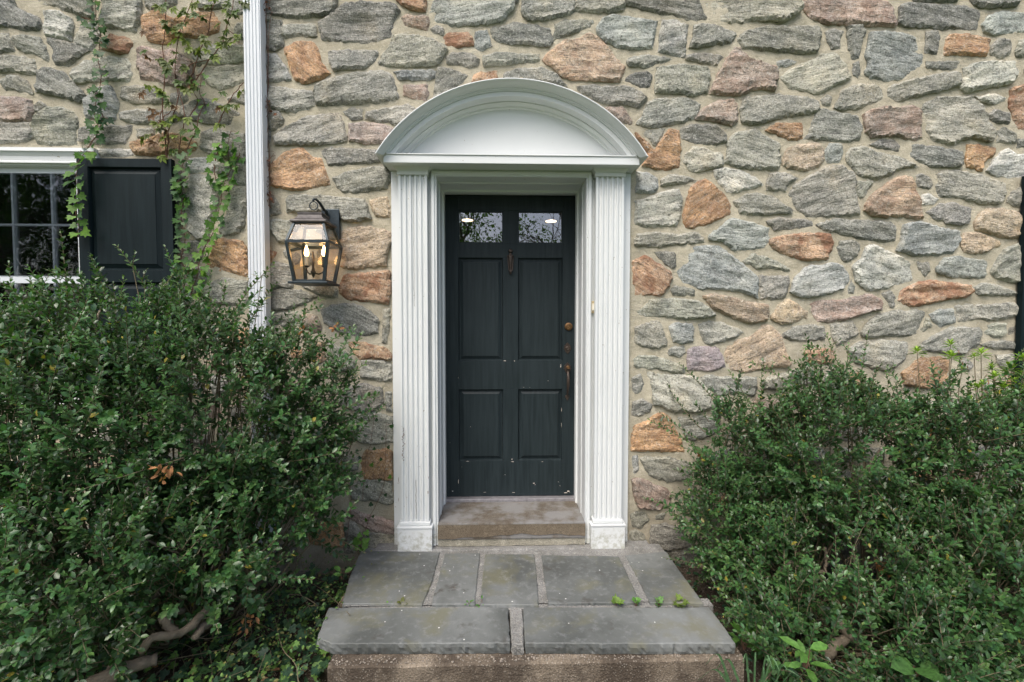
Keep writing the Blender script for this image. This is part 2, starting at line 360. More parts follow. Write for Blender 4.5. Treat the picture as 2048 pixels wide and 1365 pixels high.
# ------------------------------------------------------------------ the traced stones: (colour key, outline) in the picture, one group per traced tile (x0, y0, scale)
TILES = [
(0, 0, 4.014, """d 0,0 60,0 130,60 300,140 330,200 290,245 180,240 60,215 0,215
d 230,0 700,0 720,80 740,150 640,130 560,90 480,80 420,50 330,25
w 360,95 480,95 560,150 575,200 560,325 470,300 370,285 345,230 365,160
b 650,200 760,170 790,260 730,400 640,370 600,330 630,250
l 850,0 1110,0 1125,120 1085,250 1000,240 880,225 800,180 840,80
r 870,270 960,290 1060,325 1010,420 950,430 890,410 805,390 820,340
g 1180,0 1440,0 1400,30 1290,80 1220,85 1175,50
o 1150,140 1240,90 1300,80 1330,120 1400,150 1560,90 1700,95 1760,180 1740,250 1620,300 1400,290 1370,350 1290,350 1200,320 1160,240
g 1590,5 1720,0 1960,0 1960,100 1840,110 1770,60 1600,70
g 1890,200 1965,190 1965,310 1900,300 1880,250
g 0,255 60,270 95,350 95,410 0,415
g 120,300 200,290 310,300 345,360 385,440 370,485 280,440 150,395 125,350
d 380,300 540,340 640,360 700,410 620,460 540,520 440,510 410,460 425,400 370,340
g 0,450 180,450 270,490 280,590 200,595 100,575 0,590
l 600,560 680,500 860,450 1000,470 1045,580 1020,650 850,645 620,660 585,600
p 1110,390 1180,380 1300,420 1400,400 1530,500 1540,620 1500,690 1400,690 1290,660 1130,630 1095,500
l 1590,400 1700,360 1970,370 1970,490 1700,515 1580,515 1540,450
l 1600,560 1760,535 1970,515 1970,640 1880,680 1760,715 1680,670 1620,610
g 10,640 100,610 200,640 240,745 130,730 30,710
d 290,560 350,540 500,570 590,670 680,760 630,820 500,780 290,735
p 0,780 120,780 240,810 250,900 230,970 80,975 0,960
d 270,840 310,810 355,855 340,885 280,890
g 270,980 360,880 470,860 590,900 625,980 600,1090 610,1160 420,1165 300,1145 255,1010
b 680,800 760,720 880,700 940,820 920,960 820,960 690,940
g 970,700 1100,680 1280,730 1330,790 1280,830 1060,820 970,780
g 975,900 1150,880 1400,900 1420,960 1340,1000 1100,990 980,960
d 1480,860 1560,820 1650,790 1800,850 1900,900 1915,970 1860,1005 1640,985 1450,940
g 1820,780 1970,700 1970,830 1840,810
g 0,985 240,990 265,1100 180,1140 0,1150
d 660,1040 860,1010 1040,1005 1020,1080 990,1150 800,1150 650,1130
o 1060,1140 1200,1115 1290,1080 1420,1080 1560,1140 1550,1210 1450,1220 1220,1250 1100,1240 1060,1190
g 1100,1040 1220,1030 1230,1085 1110,1105
g 1620,1060 1700,1030 1830,1060 1970,1080 1970,1290 1860,1280 1700,1230 1615,1200
w 790,1190 920,1195 1040,1200 1060,1250 800,1255
g 1380,750 1470,740 1500,800 1440,840 1370,820"""),
(0, 290, 3.793, """w 1440,110 1560,100 1640,150 1600,200 1450,215 1410,160
g 1610,110 1700,150 1860,130 1865,300 1780,290 1640,210
g 1440,250 1540,240 1640,300 1650,420 1600,560 1590,720 1500,710 1430,650 1410,480
g 1750,330 1865,320 1865,480 1850,600 1800,670 1690,690 1660,640 1720,520 1730,420
g 1310,230 1395,230 1395,420 1380,600 1320,560 1300,360
g 1330,750 1500,730 1540,800 1500,880 1340,890
o 1620,740 1700,715 1830,740 1865,790 1865,1000 1780,970 1680,960 1600,930 1565,880 1600,820
g 1400,930 1550,930 1590,1000 1520,1080 1420,1200 1340,1210 1335,1020
g 1570,1060 1700,1010 1865,1040 1865,1220 1600,1200 1520,1140"""),
(500, 0, 4.55, """d 130,0 770,0 775,50 740,130 620,150 430,165 260,140 125,150
g 150,190 270,190 300,260 290,420 220,450 150,430 125,300
g 300,220 570,225 590,325 440,325 330,350 290,320
d 640,210 740,150 860,60 1020,30 1170,40 1220,25 1320,50 1350,100 1290,200 1280,320 1060,395 880,385 740,370 670,350 645,280
o 320,450 420,385 560,380 600,430 660,580 720,660 640,720 470,755 400,700 360,590
g 725,470 900,450 1080,460 1160,460 1120,570 1020,625 880,630 770,640 730,540
g 1300,310 1480,320 1620,350 1740,400 1780,450 1700,590 1540,600 1290,600 1175,590 1200,500 1280,400
p 1390,160 1440,135 1610,155 1620,200 1600,265 1420,230
r 1260,0 1610,0 1585,95 1450,80 1380,40
d 1650,260 1700,230 1750,260 1745,310 1680,300
b 150,500 250,510 330,620 370,720 280,735 145,735
g 145,790 330,800 500,820 560,830 600,950 470,1000 330,1015 200,980 150,900
g 600,790 720,720 900,680 1170,640 1260,680 1310,780 1355,900 1180,930 900,945 700,960 610,950 600,870
b 1330,660 1400,640 1680,640 1670,700 1600,725 1380,725
p 1410,780 1600,770 1620,840 1600,910 1480,895 1410,870
d 130,1030 250,1020 300,1080 290,1130 210,1180 125,1180
g 220,1250 330,1160 430,1110 500,1060 800,1015 830,1100 860,1180 860,1280 700,1310 440,1320 240,1310
d 860,1020 930,985 1010,1000 1010,1070 930,1090
g 1075,1010 1200,990 1420,950 1480,980 1500,1030 1380,1140 1240,1110 1060,1080
p 910,1130 1040,1115 1200,1130 1320,1190 1240,1300 1050,1305 910,1280"""),
(0, 0, 1.0, """b 867,8 880,0 1027,0 1025,15 1008,37 990,45 950,50 900,50 872,40 862,30
g 878,136 900,139 933,152 928,162 912,175 888,192 868,195 872,160
b 1195,55 1208,37 1227,29 1260,35 1315,42 1308,66 1303,95 1270,98 1236,94 1210,80 1196,66
p 1610,15 1617,0 1770,2 1783,20 1792,45 1788,53 1740,52 1700,50 1650,47 1620,33
l 1564,152 1593,134 1650,107 1668,105 1688,125 1700,150 1696,160 1670,171 1650,182 1635,188 1600,180 1580,175
o 1272,268 1290,280 1310,300 1335,262 1357,263 1361,300 1359,333 1340,338 1310,336 1285,330 1296,305
g 1277,258 1329,258 1311,290 1292,272
g 1643,200 1655,190 1662,195 1660,208 1648,210
g 1636,220 1650,219 1680,227 1712,233 1720,250 1718,280 1698,284 1660,280 1612,277 1625,255
r 1544,478 1565,473 1600,468 1645,467 1660,470 1667,485 1663,500 1652,520 1610,520 1580,512 1550,498
b 1650,530 1613,535 1590,560 1582,583 1600,592 1630,594 1660,588 1685,580 1700,562 1694,545 1682,530 1665,527
g 1580,390 1590,372 1650,336 1680,333 1705,352 1711,366 1706,378 1714,405 1719,428 1695,431 1650,433 1615,432 1597,415
d 1637,450 1674,438 1705,440 1780,443 1790,452 1788,482 1765,484 1725,478 1688,469 1655,462
p 1625,608 1648,601 1690,599 1735,589 1755,598 1760,610 1758,622 1735,626 1703,637 1665,645 1640,644 1632,630
r 1612,702 1650,697 1668,703 1672,718 1662,728 1620,724
d 915,0 1040,0 1030,3 930,4
l 527,10 540,8 542,40 528,42"""),
(900, 0, 4.55, """g 660,60 720,0 1110,0 1145,100 1080,130 960,160 840,185 720,175 670,140
g 1160,20 1200,0 1540,0 1575,50 1560,100 1350,110 1150,100
d 375,255 480,240 580,200 740,220 890,250 920,380 880,430 740,400 580,405 450,380 395,340
g 960,220 1080,175 1290,170 1300,235 1140,290 1000,345 930,350 960,290
r -45,335 0,300 150,295 190,340 200,410 100,420 0,415 -40,400
b 235,300 330,280 375,410 330,435 240,455
g -30,520 20,480 190,485 255,540 230,600 170,615 80,590 -20,580
g 320,510 440,480 640,480 790,490 790,555 640,570 480,590 330,600 315,550
t 850,540 960,440 1040,370 1110,370 1270,295 1330,320 1410,390 1510,530 1590,600 1560,680 1540,740 1380,735 1140,720 1040,700 900,590
g 520,650 640,620 840,620 960,680 1050,780 900,760 500,720
r 230,680 280,640 410,650 410,720 210,740
d 1170,790 1300,770 1400,790 1590,780 1740,850 1780,900 1700,975 1600,950 1400,945 1290,880 1180,820
p 1430,980 1580,980 1650,1080 1650,1140 1560,1110 1440,1010"""),
(1250, 0, 4.55, """d 0,0 620,0 700,80 750,170 570,185 440,150 250,110 100,70 10,50
l 760,0 1520,0 1580,90 1530,150 1430,205 1200,180 1040,215 870,190 790,120 760,40
b 345,190 440,185 575,230 560,300 545,515 430,490 310,460 325,330
d 640,230 800,220 940,270 1020,300 950,400 830,405 690,435 590,430 625,350
g 1040,350 1140,270 1300,235 1740,240 1775,300 1740,470 1620,490 1300,460 1090,440
g 30,550 100,510 200,500 340,505 420,530 300,580 200,610 60,605
g 580,510 650,490 850,490 890,520 840,580 780,590 570,540
p 780,850 840,700 920,560 1000,430 1060,440 1120,530 1370,610 1385,680 1350,830 1260,810 1150,820 1060,870 900,860
b 1400,560 1500,545 1550,565 1470,600 1410,615
d 0,720 60,680 190,655 235,690 220,800 140,790 20,750
g 300,620 430,600 520,590 740,620 770,700 740,840 640,865 430,845 290,840
g 110,1120 180,1030 200,950 300,900 560,890 680,950 640,1070 500,1120 230,1160
p 650,1080 740,970 860,910 980,910 1015,980 1010,1110 960,1140 860,1110 760,1100
g 1060,990 1110,890 1400,860 1640,880 1760,920 1740,1030 1560,1050 1400,1080 1200,1130 1080,1120
d 520,1170 600,1135 830,1150 910,1230 910,1290 830,1320 650,1300 540,1260
o 1300,1190 1390,1125 1600,1120 1620,1160 1610,1260 1520,1270 1430,1240"""),
(1648, 0, 4.55, """d 700,60 760,35 1270,45 1400,90 1415,140 1380,260 1200,265 900,245 760,240 690,200 710,140
d 1280,0 1790,0 1740,60 1580,65 1480,70 1380,40
d 780,0 1220,0 1200,15 1000,14 850,10
b 1450,230 1500,150 1620,105 1820,110 1850,270 1680,300 1560,320 1470,280
d 20,300 90,265 180,290 150,370 150,430 70,430 40,370
d 215,260 340,240 370,290 350,400 330,520 270,520 230,440
b 420,310 560,300 760,320 830,350 860,440 905,520 880,610 800,660 700,715 600,725 440,710 390,660 410,560 385,490 410,430
d 940,300 1010,290 1055,330 1050,440 1030,485 930,470
o 1150,310 1300,310 1500,360 1460,510 1280,500 1090,500 1110,400
g 1530,430 1590,360 1690,370 1710,430 1680,500 1600,520 1530,480
g 1760,450 1790,370 1830,350 1850,500 1770,510
d 950,560 1240,550 1230,610 1110,630 950,610
d 275,590 320,570 335,640 320,690 280,670
l 1280,620 1440,560 1730,555 1745,700 1680,770 1480,800 1300,840 1245,780 1290,700
g 595,840 620,780 800,720 1000,680 1180,655 1220,700 1210,790 1050,830 900,870 700,915 630,890
g 105,980 150,900 180,820 280,780 450,765 530,820 555,880 470,940 330,980 180,1000
p 370,1040 480,1000 560,980 640,990 800,965 880,1000 890,1250 820,1270 660,1240 440,1250 390,1200
l 920,950 1040,890 1200,885 1340,900 1420,980 1460,1100 1530,1230 1500,1290 1340,1250 1260,1270 1190,1310 1020,1280 950,1200 940,1080
w 1390,880 1460,870 1560,850 1650,880 1640,920 1560,940 1440,920
r 1700,830 1780,800 1840,800 1850,1180 1780,1175 1740,1120 1720,1020 1690,980
d 1500,1050 1560,1005 1690,1030 1700,1090 1680,1125 1560,1110
g 1590,1190 1640,1160 1740,1220 1750,1290 1660,1310 1590,1295
g 1790,1270 1850,1260 1850,1340 1780,1340"""),
(1250, 280, 4.55, """l 550,140 620,60 760,90 880,130 880,230 770,260 650,290 580,250 545,190
g 940,26 1010,-54 1190,-99 1260,-44 1330,0 1400,50 1410,200 1380,270 1250,265 1050,250 915,200 940,100
q 1450,180 1490,90 1600,40 1750,30 1800,80 1810,180 1760,240 1640,280 1540,255 1455,230
b 120,295 200,300 290,350 290,440 240,480 105,475
g 350,350 410,315 560,330 640,370 520,400 340,410
o 730,360 800,410 900,500 960,600 950,680 760,760 620,800 560,790 530,700 570,540 610,430
w 820,290 920,255 1060,280 1200,360 1250,410 1100,450 1000,475 930,470 860,390
g 1290,390 1320,315 1400,300 1500,320 1565,350 1490,400 1460,460 1300,450
l 100,560 200,530 350,480 480,450 510,530 500,700 460,780 330,780 200,790 100,760 110,640
g 1000,560 1110,500 1230,485 1340,520 1510,640 1490,665 1340,675 1200,680 1060,670
b 780,860 900,780 980,715 1100,750 1310,800 1300,920 1260,975 1100,1000 1000,1010 900,930 780,910
d 1310,740 1400,710 1560,720 1690,740 1720,780 1680,800 1520,810 1380,820
g 100,920 150,850 300,840 480,860 620,840 700,890 700,935 560,945 350,970 120,970
d 280,1030 380,1020 460,1040 460,1140 430,1165 370,1120
b 580,1000 620,970 800,960 880,980 1000,1080 1080,1150 1200,1250 1195,1365 1200,1440 1100,1400 950,1360 700,1360 540,1290 490,1200 580,1110
r 75,1110 180,1065 260,1110 400,1200 420,1260 400,1330 310,1420 200,1410 90,1420 75,1300
g 1085,1110 1170,1040 1300,1070 1420,1120 1510,1180 1490,1195 1350,1170 1240,1170
g 1235,1245 1480,1245 1495,1300 1460,1420 1440,1430 1360,1450 1240,1440 1240,1350"""),
(1648, 280, 4.55, """b 20,100 60,40 150,50 170,110 140,200 50,195
d 440,40 520,5 640,0 690,50 680,100 560,85
g 220,130 250,80 370,60 520,120 700,160 840,240 700,260 590,320 470,355 330,320 220,200
d 755,60 870,40 1000,60 1240,110 1240,220 1200,245 960,240 870,190 760,130
o 1310,50 1400,40 1560,80 1540,140 1480,190 1440,280 1380,250 1310,240 1305,150
w 1490,280 1540,210 1620,110 1680,80 1740,130 1850,130 1850,380 1740,350 1640,320 1580,330
g 320,380 440,380 440,410 390,480 350,540 310,470
t 370,640 430,520 520,450 620,370 740,325 790,340 840,440 870,570 880,620 900,710 860,720 700,695 560,700 430,685
d 850,330 910,315 960,340 990,400 960,440 870,420
g 1030,320 1130,280 1260,285 1500,340 1640,400 1640,500 1580,580 1440,580 1260,530 1060,510 1030,420 1060,370
w 900,510 960,490 1030,540 1000,580 910,580
d 950,660 1050,590 1180,565 1260,600 1340,630 1310,740 1240,775 1130,760 1010,710
q 1380,740 1440,660 1520,630 1700,640 1810,700 1820,840 1740,890 1640,895 1560,860 1390,820
d 1680,560 1720,480 1800,430 1850,430 1850,615 1740,600
b 675,1000 710,920 730,780 880,750 1060,800 1240,830 1240,920 1170,1030 1000,1050 800,1045
q 1260,950 1290,850 1400,850 1600,930 1590,970 1440,1035 1290,1020
d 130,980 160,920 280,920 315,980 300,1050 210,1100 150,1050
w 270,1150 350,1080 390,980 450,960 600,1020 720,1070 780,1120 800,1230 820,1280 600,1340 480,1365 400,1370 310,1290
d 860,1110 960,1125 970,1190 920,1240 870,1180
b 1030,1170 1100,1080 1240,1060 1480,1110 1460,1250 1400,1265 1180,1250 1040,1210
l 1530,1200 1600,1060 1640,1000 1780,940 1850,950 1850,1310 1690,1290 1580,1250
g 230,1360 250,1290 280,1340 270,1390 230,1395"""),
(1648, 560, 4.55, """r 680,180 720,90 880,20 1000,10 1130,30 1310,50 1330,120 1260,165 1140,175 1000,210 860,240 740,220
g 1370,80 1450,35 1560,40 1750,110 1730,150 1560,140 1420,140
d 540,130 610,100 650,150 640,230 600,240 570,180
g 1210,240 1330,220 1500,230 1700,210 1770,260 1770,320 1560,365 1400,360 1250,385 1220,330
b 970,320 1040,280 1170,265 1210,390 1060,425 1000,370
g 350,470 400,410 480,330 640,285 860,280 920,300 880,380 840,500 780,515 580,505 470,520 370,510
g 890,460 930,360 970,370 990,420 920,475
g 75,410 270,385 310,490 250,530 120,585 80,500
g 880,590 1000,510 1180,430 1400,440 1420,500 1380,600 1240,680 1100,660 920,650
l 1480,430 1540,400 1640,400 1660,470 1620,520 1560,530 1470,480
d 1700,440 1780,400 1780,490 1700,490
d 1450,590 1560,560 1770,560 1770,640 1600,625
g 240,640 340,560 560,550 740,570 750,640 730,720 640,800 560,825 420,790 280,740
o 720,850 830,760 900,700 1000,710 1060,695 1140,740 1130,900 1050,980 880,970 740,950
g 1250,740 1300,720 1360,780 1320,830 1240,810
g 1580,690 1720,680 1770,720 1760,820 1640,800 1600,760"""),
(1250, 560, 4.55, """d 430,90 460,60 540,65 620,90 620,140 450,135
g 110,300 200,230 260,180 450,170 640,190 740,250 800,325 740,345 540,360 440,345 280,330 130,325
q 720,150 820,130 940,150 1060,180 1290,230 1295,300 1280,370 1150,400 1040,370 900,310 800,250
q 1335,320 1400,250 1480,180 1560,220 1660,290 1660,350 1560,380 1430,400 1340,350
g 100,440 200,400 290,380 340,440 385,580 370,600 260,625 130,590 100,560
b 410,430 450,400 600,400 620,450 610,560 540,575 450,560 430,490
g 680,410 780,375 880,390 1010,440 1070,480 1000,520 900,560 780,585 740,570 700,490
g 1460,490 1540,430 1700,415 1790,430 1810,500 1800,540 1640,560 1520,550 1460,520
q 905,640 1040,540 1150,520 1260,415 1340,430 1420,530 1450,640 1500,770 1440,795 1280,800 1160,830 1080,840 970,820 920,720
g 415,640 460,610 530,610 550,660 490,695 415,680
v 590,640 690,610 840,620 880,680 905,790 780,825 590,815 580,740
g 95,730 150,690 300,700 420,740 500,770 540,810 530,850 430,850 300,810 110,800
l 215,850 400,860 640,880 720,950 780,1040 765,1170 620,1200 560,1185 460,1200 270,1130 260,1000
g 700,900 760,870 1000,890 1180,890 1190,980 1160,1060 1020,1030 860,1060 760,990
g 1250,930 1330,880 1500,840 1640,790 1740,840 1720,960 1560,970 1400,1000 1270,990
g 70,900 140,870 170,950 150,1020 100,1040 70,1000
g 80,1120 160,1090 240,1140 220,1210 120,1240 70,1220
g 800,1120 880,1060 900,1130 870,1240 800,1220
p 1180,1120 1230,1060 1400,1100 1500,1180 1480,1290 1250,1250"""),
(1250, 820, 4.55, """o 70,260 100,150 220,100 300,35 350,35 420,80 450,160 510,270 535,385 380,380 240,370 70,370
g 490,70 700,60 860,90 860,180 760,240 620,280 560,250 520,150
g 150,450 200,430 450,450 580,480 600,620 380,660 250,610 190,550
b 75,440 115,430 120,540 90,570 70,500
p 70,640 160,630 280,690 380,720 420,790 400,860 320,905 140,895 90,780
g 60,960 110,930 190,950 220,1000 160,1070 80,1060
g 50,1120 110,1100 170,1140 180,1250 50,1240
d 240,1180 250,1060 370,1040 500,1090 600,1180 640,1230 560,1260 380,1270 245,1230
g 270,960 360,950 340,1000 280,1000
d 380,1290 600,1290 800,1270 860,1330 760,1380 500,1400 420,1360"""),
(500, 280, 4.55, """d 670,100 730,70 900,80 1120,90 1190,120 1180,200 960,215 830,225 720,225
o 190,230 300,140 380,90 470,75 560,160 640,170 680,290 715,400 560,430 460,455 300,440 200,410 185,320
g 755,340 880,290 1100,250 1240,240 1260,340 1240,440 1040,470 870,480 800,430
g 340,510 520,500 700,510 1030,540 1055,630 1090,720 980,740 850,745 760,660 500,670 355,665
q 1085,550 1250,520 1260,700 1140,690 1110,630
g 165,770 210,730 420,740 400,860 340,940 260,930 210,860
g 130,500 200,510 260,590 270,660 180,685 130,680
q 820,850 900,800 1100,800 1270,850 1280,930 1240,1050 1235,1140 1100,1150 960,1180 860,1170 800,1130 830,990
r 130,1000 230,1030 200,1090 130,1190
g 140,1190 230,1110 380,1160 400,1240 370,1350 130,1330
r 810,1330 850,1240 1000,1220 1260,1200 1270,1400 1240,1500 1180,1480 1000,1470 880,1450 820,1400
g 300,1020 360,1000 400,1060 340,1090
g 130,-120 180,-100 170,10 130,20"""),
(500, 560, 4.55, """g 490,60 740,50 790,80 790,160 740,165 600,130
d 130,110 300,75 500,110 600,150 480,220 330,270 140,285
d 650,280 760,230 940,225 1080,280 1150,350 1155,480 1060,505 950,515 800,470 680,400
g 1210,290 1270,280 1260,450 1240,560 1200,550 1205,400
r 900,570 1000,560 1130,600 1220,620 1270,680 1265,730 1120,720 1010,725 930,640
g 1020,740 1200,740 1280,780 1280,910 1220,925 1100,900 1020,890 1010,810
d 830,1050 900,980 1050,950 1190,1000 1200,1110 1120,1190 1020,1200 880,1170 800,1130
g 1230,1040 1290,1040 1285,1190 1240,1180
q 480,320 600,330 640,450 560,480 470,420
g 160,310 440,290 470,350 300,420 170,400
g 700,560 850,640 960,740 940,800 820,830 700,760
r 560,560 660,580 680,720 600,760 540,680"""),
(500, 830, 4.55, """g 880,20 1100,-30 1290,20 1290,250 1140,265 1010,260 900,160 860,90
o 1010,440 1060,330 1250,320 1285,350 1285,580 1120,590 1040,580
g 770,400 870,370 980,400 970,500 900,510 820,480
g 920,650 1020,600 1280,600 1290,800 1240,820 1110,790 1010,780 930,770
p 880,860 960,870 1300,980 1300,1080 1180,1060 1120,1070 1000,1000 880,940
g 860,1010 950,990 1000,1080 1000,1180 950,1250 850,1260
g 1010,1100 1100,1060 1290,1090 1300,1190 1160,1215 1010,1250
o 620,990 830,990 850,1100 850,1200 700,1200 560,1180 540,1080
g 520,440 700,420 760,460 600,470"""),
]
# colour key -> base reflectance and how much rust staining the stone carries
KEY = {'g': ((0.335, 0.335, 0.292), 0.0), 'd': ((0.255, 0.258, 0.232), 0.0), 'b': ((0.375, 0.395, 0.375), 0.0), 'l': ((0.43, 0.43, 0.37), 0.05),
       'w': ((0.54, 0.54, 0.51), 0.0), 'o': ((0.52, 0.335, 0.19), 0.45), 'r': ((0.47, 0.32, 0.21), 0.85), 'p': ((0.42, 0.345, 0.30), 0.3),
       't': ((0.55, 0.42, 0.31), 0.35), 'q': ((0.47, 0.385, 0.285), 0.15), 'v': ((0.35, 0.31, 0.335), 0.05)}
def in_poly(pts, poly):
    x, y = pts[:, 0], pts[:, 1]; c = np.zeros(len(pts), bool); n = len(poly); j = n - 1
    for i in range(n):
        xi, yi = poly[i]; xj, yj = poly[j]
        if yi != yj: c ^= ((yi > y) != (yj > y)) & (x < (xj - xi) * (y - yi) / (yj - yi) + xi)
        j = i
    return c
def edge_dist(pts, poly):
    d = np.full(len(pts), 9.0); n = len(poly)
    for i in range(n):
        a = poly[i]; b = poly[(i + 1) % n]; ab = b - a; L = max(ab @ ab, 1e-12)
        t = np.clip(((pts - a) @ ab) / L, 0, 1); d = np.minimum(d, np.linalg.norm(pts - (a + t[:, None] * ab), axis=1))
    return d
def roughen(poly, rng, amp=0.0035, step=0.018):
    out = []; n = len(poly)
    for i in range(n):
        a = poly[i]; b = poly[(i + 1) % n]; L = np.linalg.norm(b - a); k = max(1, int(round(L / step)))
        nrm = np.array([b[1] - a[1], a[0] - b[0]]) / max(L, 1e-6)
        for j in range(k):
            q = a + (b - a) * j / k
            out.append(q + nrm * rng.normal(0, amp) * (0.6 if j == 0 else 1) + (b - a) / max(L, 1e-6) * rng.normal(0, amp * .4))
    out = np.array(out)
    # cut the traced corners a little so that no vertex is razor sharp
    m = (np.roll(out, 1, 0) + np.roll(out, -1, 0)) / 2
    return out * 0.84 + m * 0.16
def stone_mesh(poly, rng, res=0.014, thick=None, name='stone'):
    "polygon in wall (X, Z); returns mesh in local coordinates, x along the bedding, y into the wall; and (centre, angle)"
    area = 0.5 * abs(np.sum(poly[:, 0] * np.roll(poly[:, 1], -1) - poly[:, 1] * np.roll(poly[:, 0], -1)))
    c = poly.mean(0); q = poly - c
    cov = q.T @ q; ev, evec = np.linalg.eigh(cov); ax = evec[:, 1]; ang = math.atan2(ax[1], ax[0])
    if ang > math.pi / 2: ang -= math.pi
    if ang < -math.pi / 2: ang += math.pi
    if abs(ang) > 1.0: ang = rng.uniform(-0.4, 0.4)
    ang += rng.normal(0, 0.12)
    ca, sa = math.cos(-ang), math.sin(-ang); R = np.array([[ca, -sa], [sa, ca]])
    out = roughen(poly, rng) - c; out = out @ R.T
    s2 = 0.5 * np.sum(out[:, 0] * np.roll(out[:, 1], -1) - out[:, 1] * np.roll(out[:, 0], -1))
    if s2 < 0: out = out[::-1]
    size = math.sqrt(area); T = thick or (0.009 + min(size, 0.22) * rng.uniform(0.045, 0.11))
    lo = out.min(0); hi = out.max(0)
    gx, gy = np.meshgrid(np.arange(lo[0], hi[0], res), np.arange(lo[1], hi[1], res * 0.85)); gx = gx + (np.arange(gx.shape[0]) % 2)[:, None] * res / 2
    g = np.stack([gx.ravel(), gy.ravel()], 1) + rng.normal(0, res * 0.18, (gx.size, 2))
    g = g[in_poly(g, out)]
    if len(g):
        d = edge_dist(g, out); g = g[d > res * 0.55]; d = d[d > res * 0.55]
    else: d = np.zeros(0)
    n = len(out)
    pts = [Vector(p) for p in out] + [Vector(p) for p in g]
    r = delaunay_2d_cdt(pts, [(i, (i + 1) % n) for i in range(n)], [], 1, 1e-6)
    V2 = np.array([tuple(v) for v in r[0]]); F = r[2]
    dd = edge_dist(V2, out); onedge = dd < 1e-5
    seed = rng.uniform(0, 500, 3); tilt = rng.normal(0, 0.045, 2); ed = rng.uniform(0.006, 0.014)
    bow = rng.uniform(-0.3, 0.3)
    H = np.empty(len(V2))
    for i, (x, y) in enumerate(V2):
        a = noise.noise(Vector((x * 7 + seed[0], y * 24 + seed[1], seed[2])))
        b = noise.noise(Vector((x * 22 + seed[1], y * 60 + seed[0], 3.1)))
        f = noise.noise(Vector((x * 9 + seed[2], y * 9, 9.7)))
        t = a * 3.2; fl = math.floor(t); fr = t - fl; fr = fr * fr * fr * (fr * (fr * 6 - 15) + 10)
        ter = (fl + fr) / 3.2
        e = min(dd[i] / ed, 1.0); e = e * (2 - e)
        H[i] = T * (0.38 + 0.62 * e) + (ter * 0.011 + b * 0.0030 + f * 0.006) * (0.25 + 0.75 * e) + (x * tilt[0] + y * tilt[1]) + bow * T * 0.4 * min(dd[i] / 0.06, 1)
    H = np.maximum(H, 0.003)
    verts = [(x, -h, y) for (x, y), h in zip(V2, H)]
    ring = [i for i in range(len(V2))][:0]
    # skirt: boundary loop of the triangulation
    cnt = {}
    for f in F:
        for a, b in zip(f, f[1:] + f[:1]): cnt[(a, b)] = 1
    faces = [tuple(f) for f in F]
    base = {}
    for (a, b) in list(cnt):
        if (b, a) not in cnt:
            for k in (a, b):
                if k not in base:
                    base[k] = len(verts); verts.append((V2[k][0] * 1.01, 0.02, V2[k][1] * 1.01))
            faces.append((b, a, base[a], base[b]))
    return verts, faces, c, ang
def put_stone(verts, faces, c, ang, par, key, rng, name='stone'):
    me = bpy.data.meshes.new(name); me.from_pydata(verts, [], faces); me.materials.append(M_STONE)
    o = bpy.data.objects.new(name, me); COL.objects.link(o)
    o.location = (c[0], 0, c[1]); o.rotation_euler = (0, -ang, 0); o.parent = par
    b, rust = KEY[key]; k = rng.uniform(0.86, 1.15)
    o.color = (b[0] * k * rng.uniform(.97, 1.03), b[1] * k, b[2] * k * rng.uniform(.96, 1.04), rust)
    return o

# ------------------------------------------------------------------ ground
def grid_sheet(x0, x1, y0, y1, step, hf):
    nx = int((x1 - x0) / step) + 1; ny = int((y1 - y0) / step) + 1
    vs = [(x0 + i * step, y0 + j * step, hf(x0 + i * step, y0 + j * step)) for j in range(ny) for i in range(nx)]
    fs = [(j * nx + i, j * nx + i + 1, (j + 1) * nx + i + 1, (j + 1) * nx + i) for j in range(ny - 1) for i in range(nx - 1)]
    return vs, fs
GZ = -0.27
t = NT('lawn'); p = t.pos(); n1 = t.noise(p, 0.6, 4); n2 = t.noise(p, 60, 3, 0.7)
M_LAWN = t.fin(t.mix(n2, t.mix(n1, (0.03, 0.06, 0.015), (0.06, 0.10, 0.03)), (0.09, 0.13, 0.045)), 0.9, t.bump(n2, 0.8, 0.02), 0.2)
mb = MB().add([(-120, -150, GZ), (120, -150, GZ), (120, 60, GZ), (-120, 60, GZ)], [(0, 1, 2, 3)])
mb.build('lawn', M_LAWN, kind='structure')
M_SOIL = mat_concrete('garden_soil', (0.035, 0.026, 0.018), (0.075, 0.058, 0.04), 0.3)
vs, fs = grid_sheet(-4.6, 4.6, -1.75, 0.12, 0.06, lambda x, y: GZ + 0.03 + 0.03 * noise.noise(Vector((x * 2, y * 2, 0))) + 0.012 * noise.noise(Vector((x * 9, y * 9, 4))) + 0.07 * max(0, 1 + y / 0.8))
MB().add(vs, fs).build('soil_bed', M_SOIL, kind='structure', smooth=True)

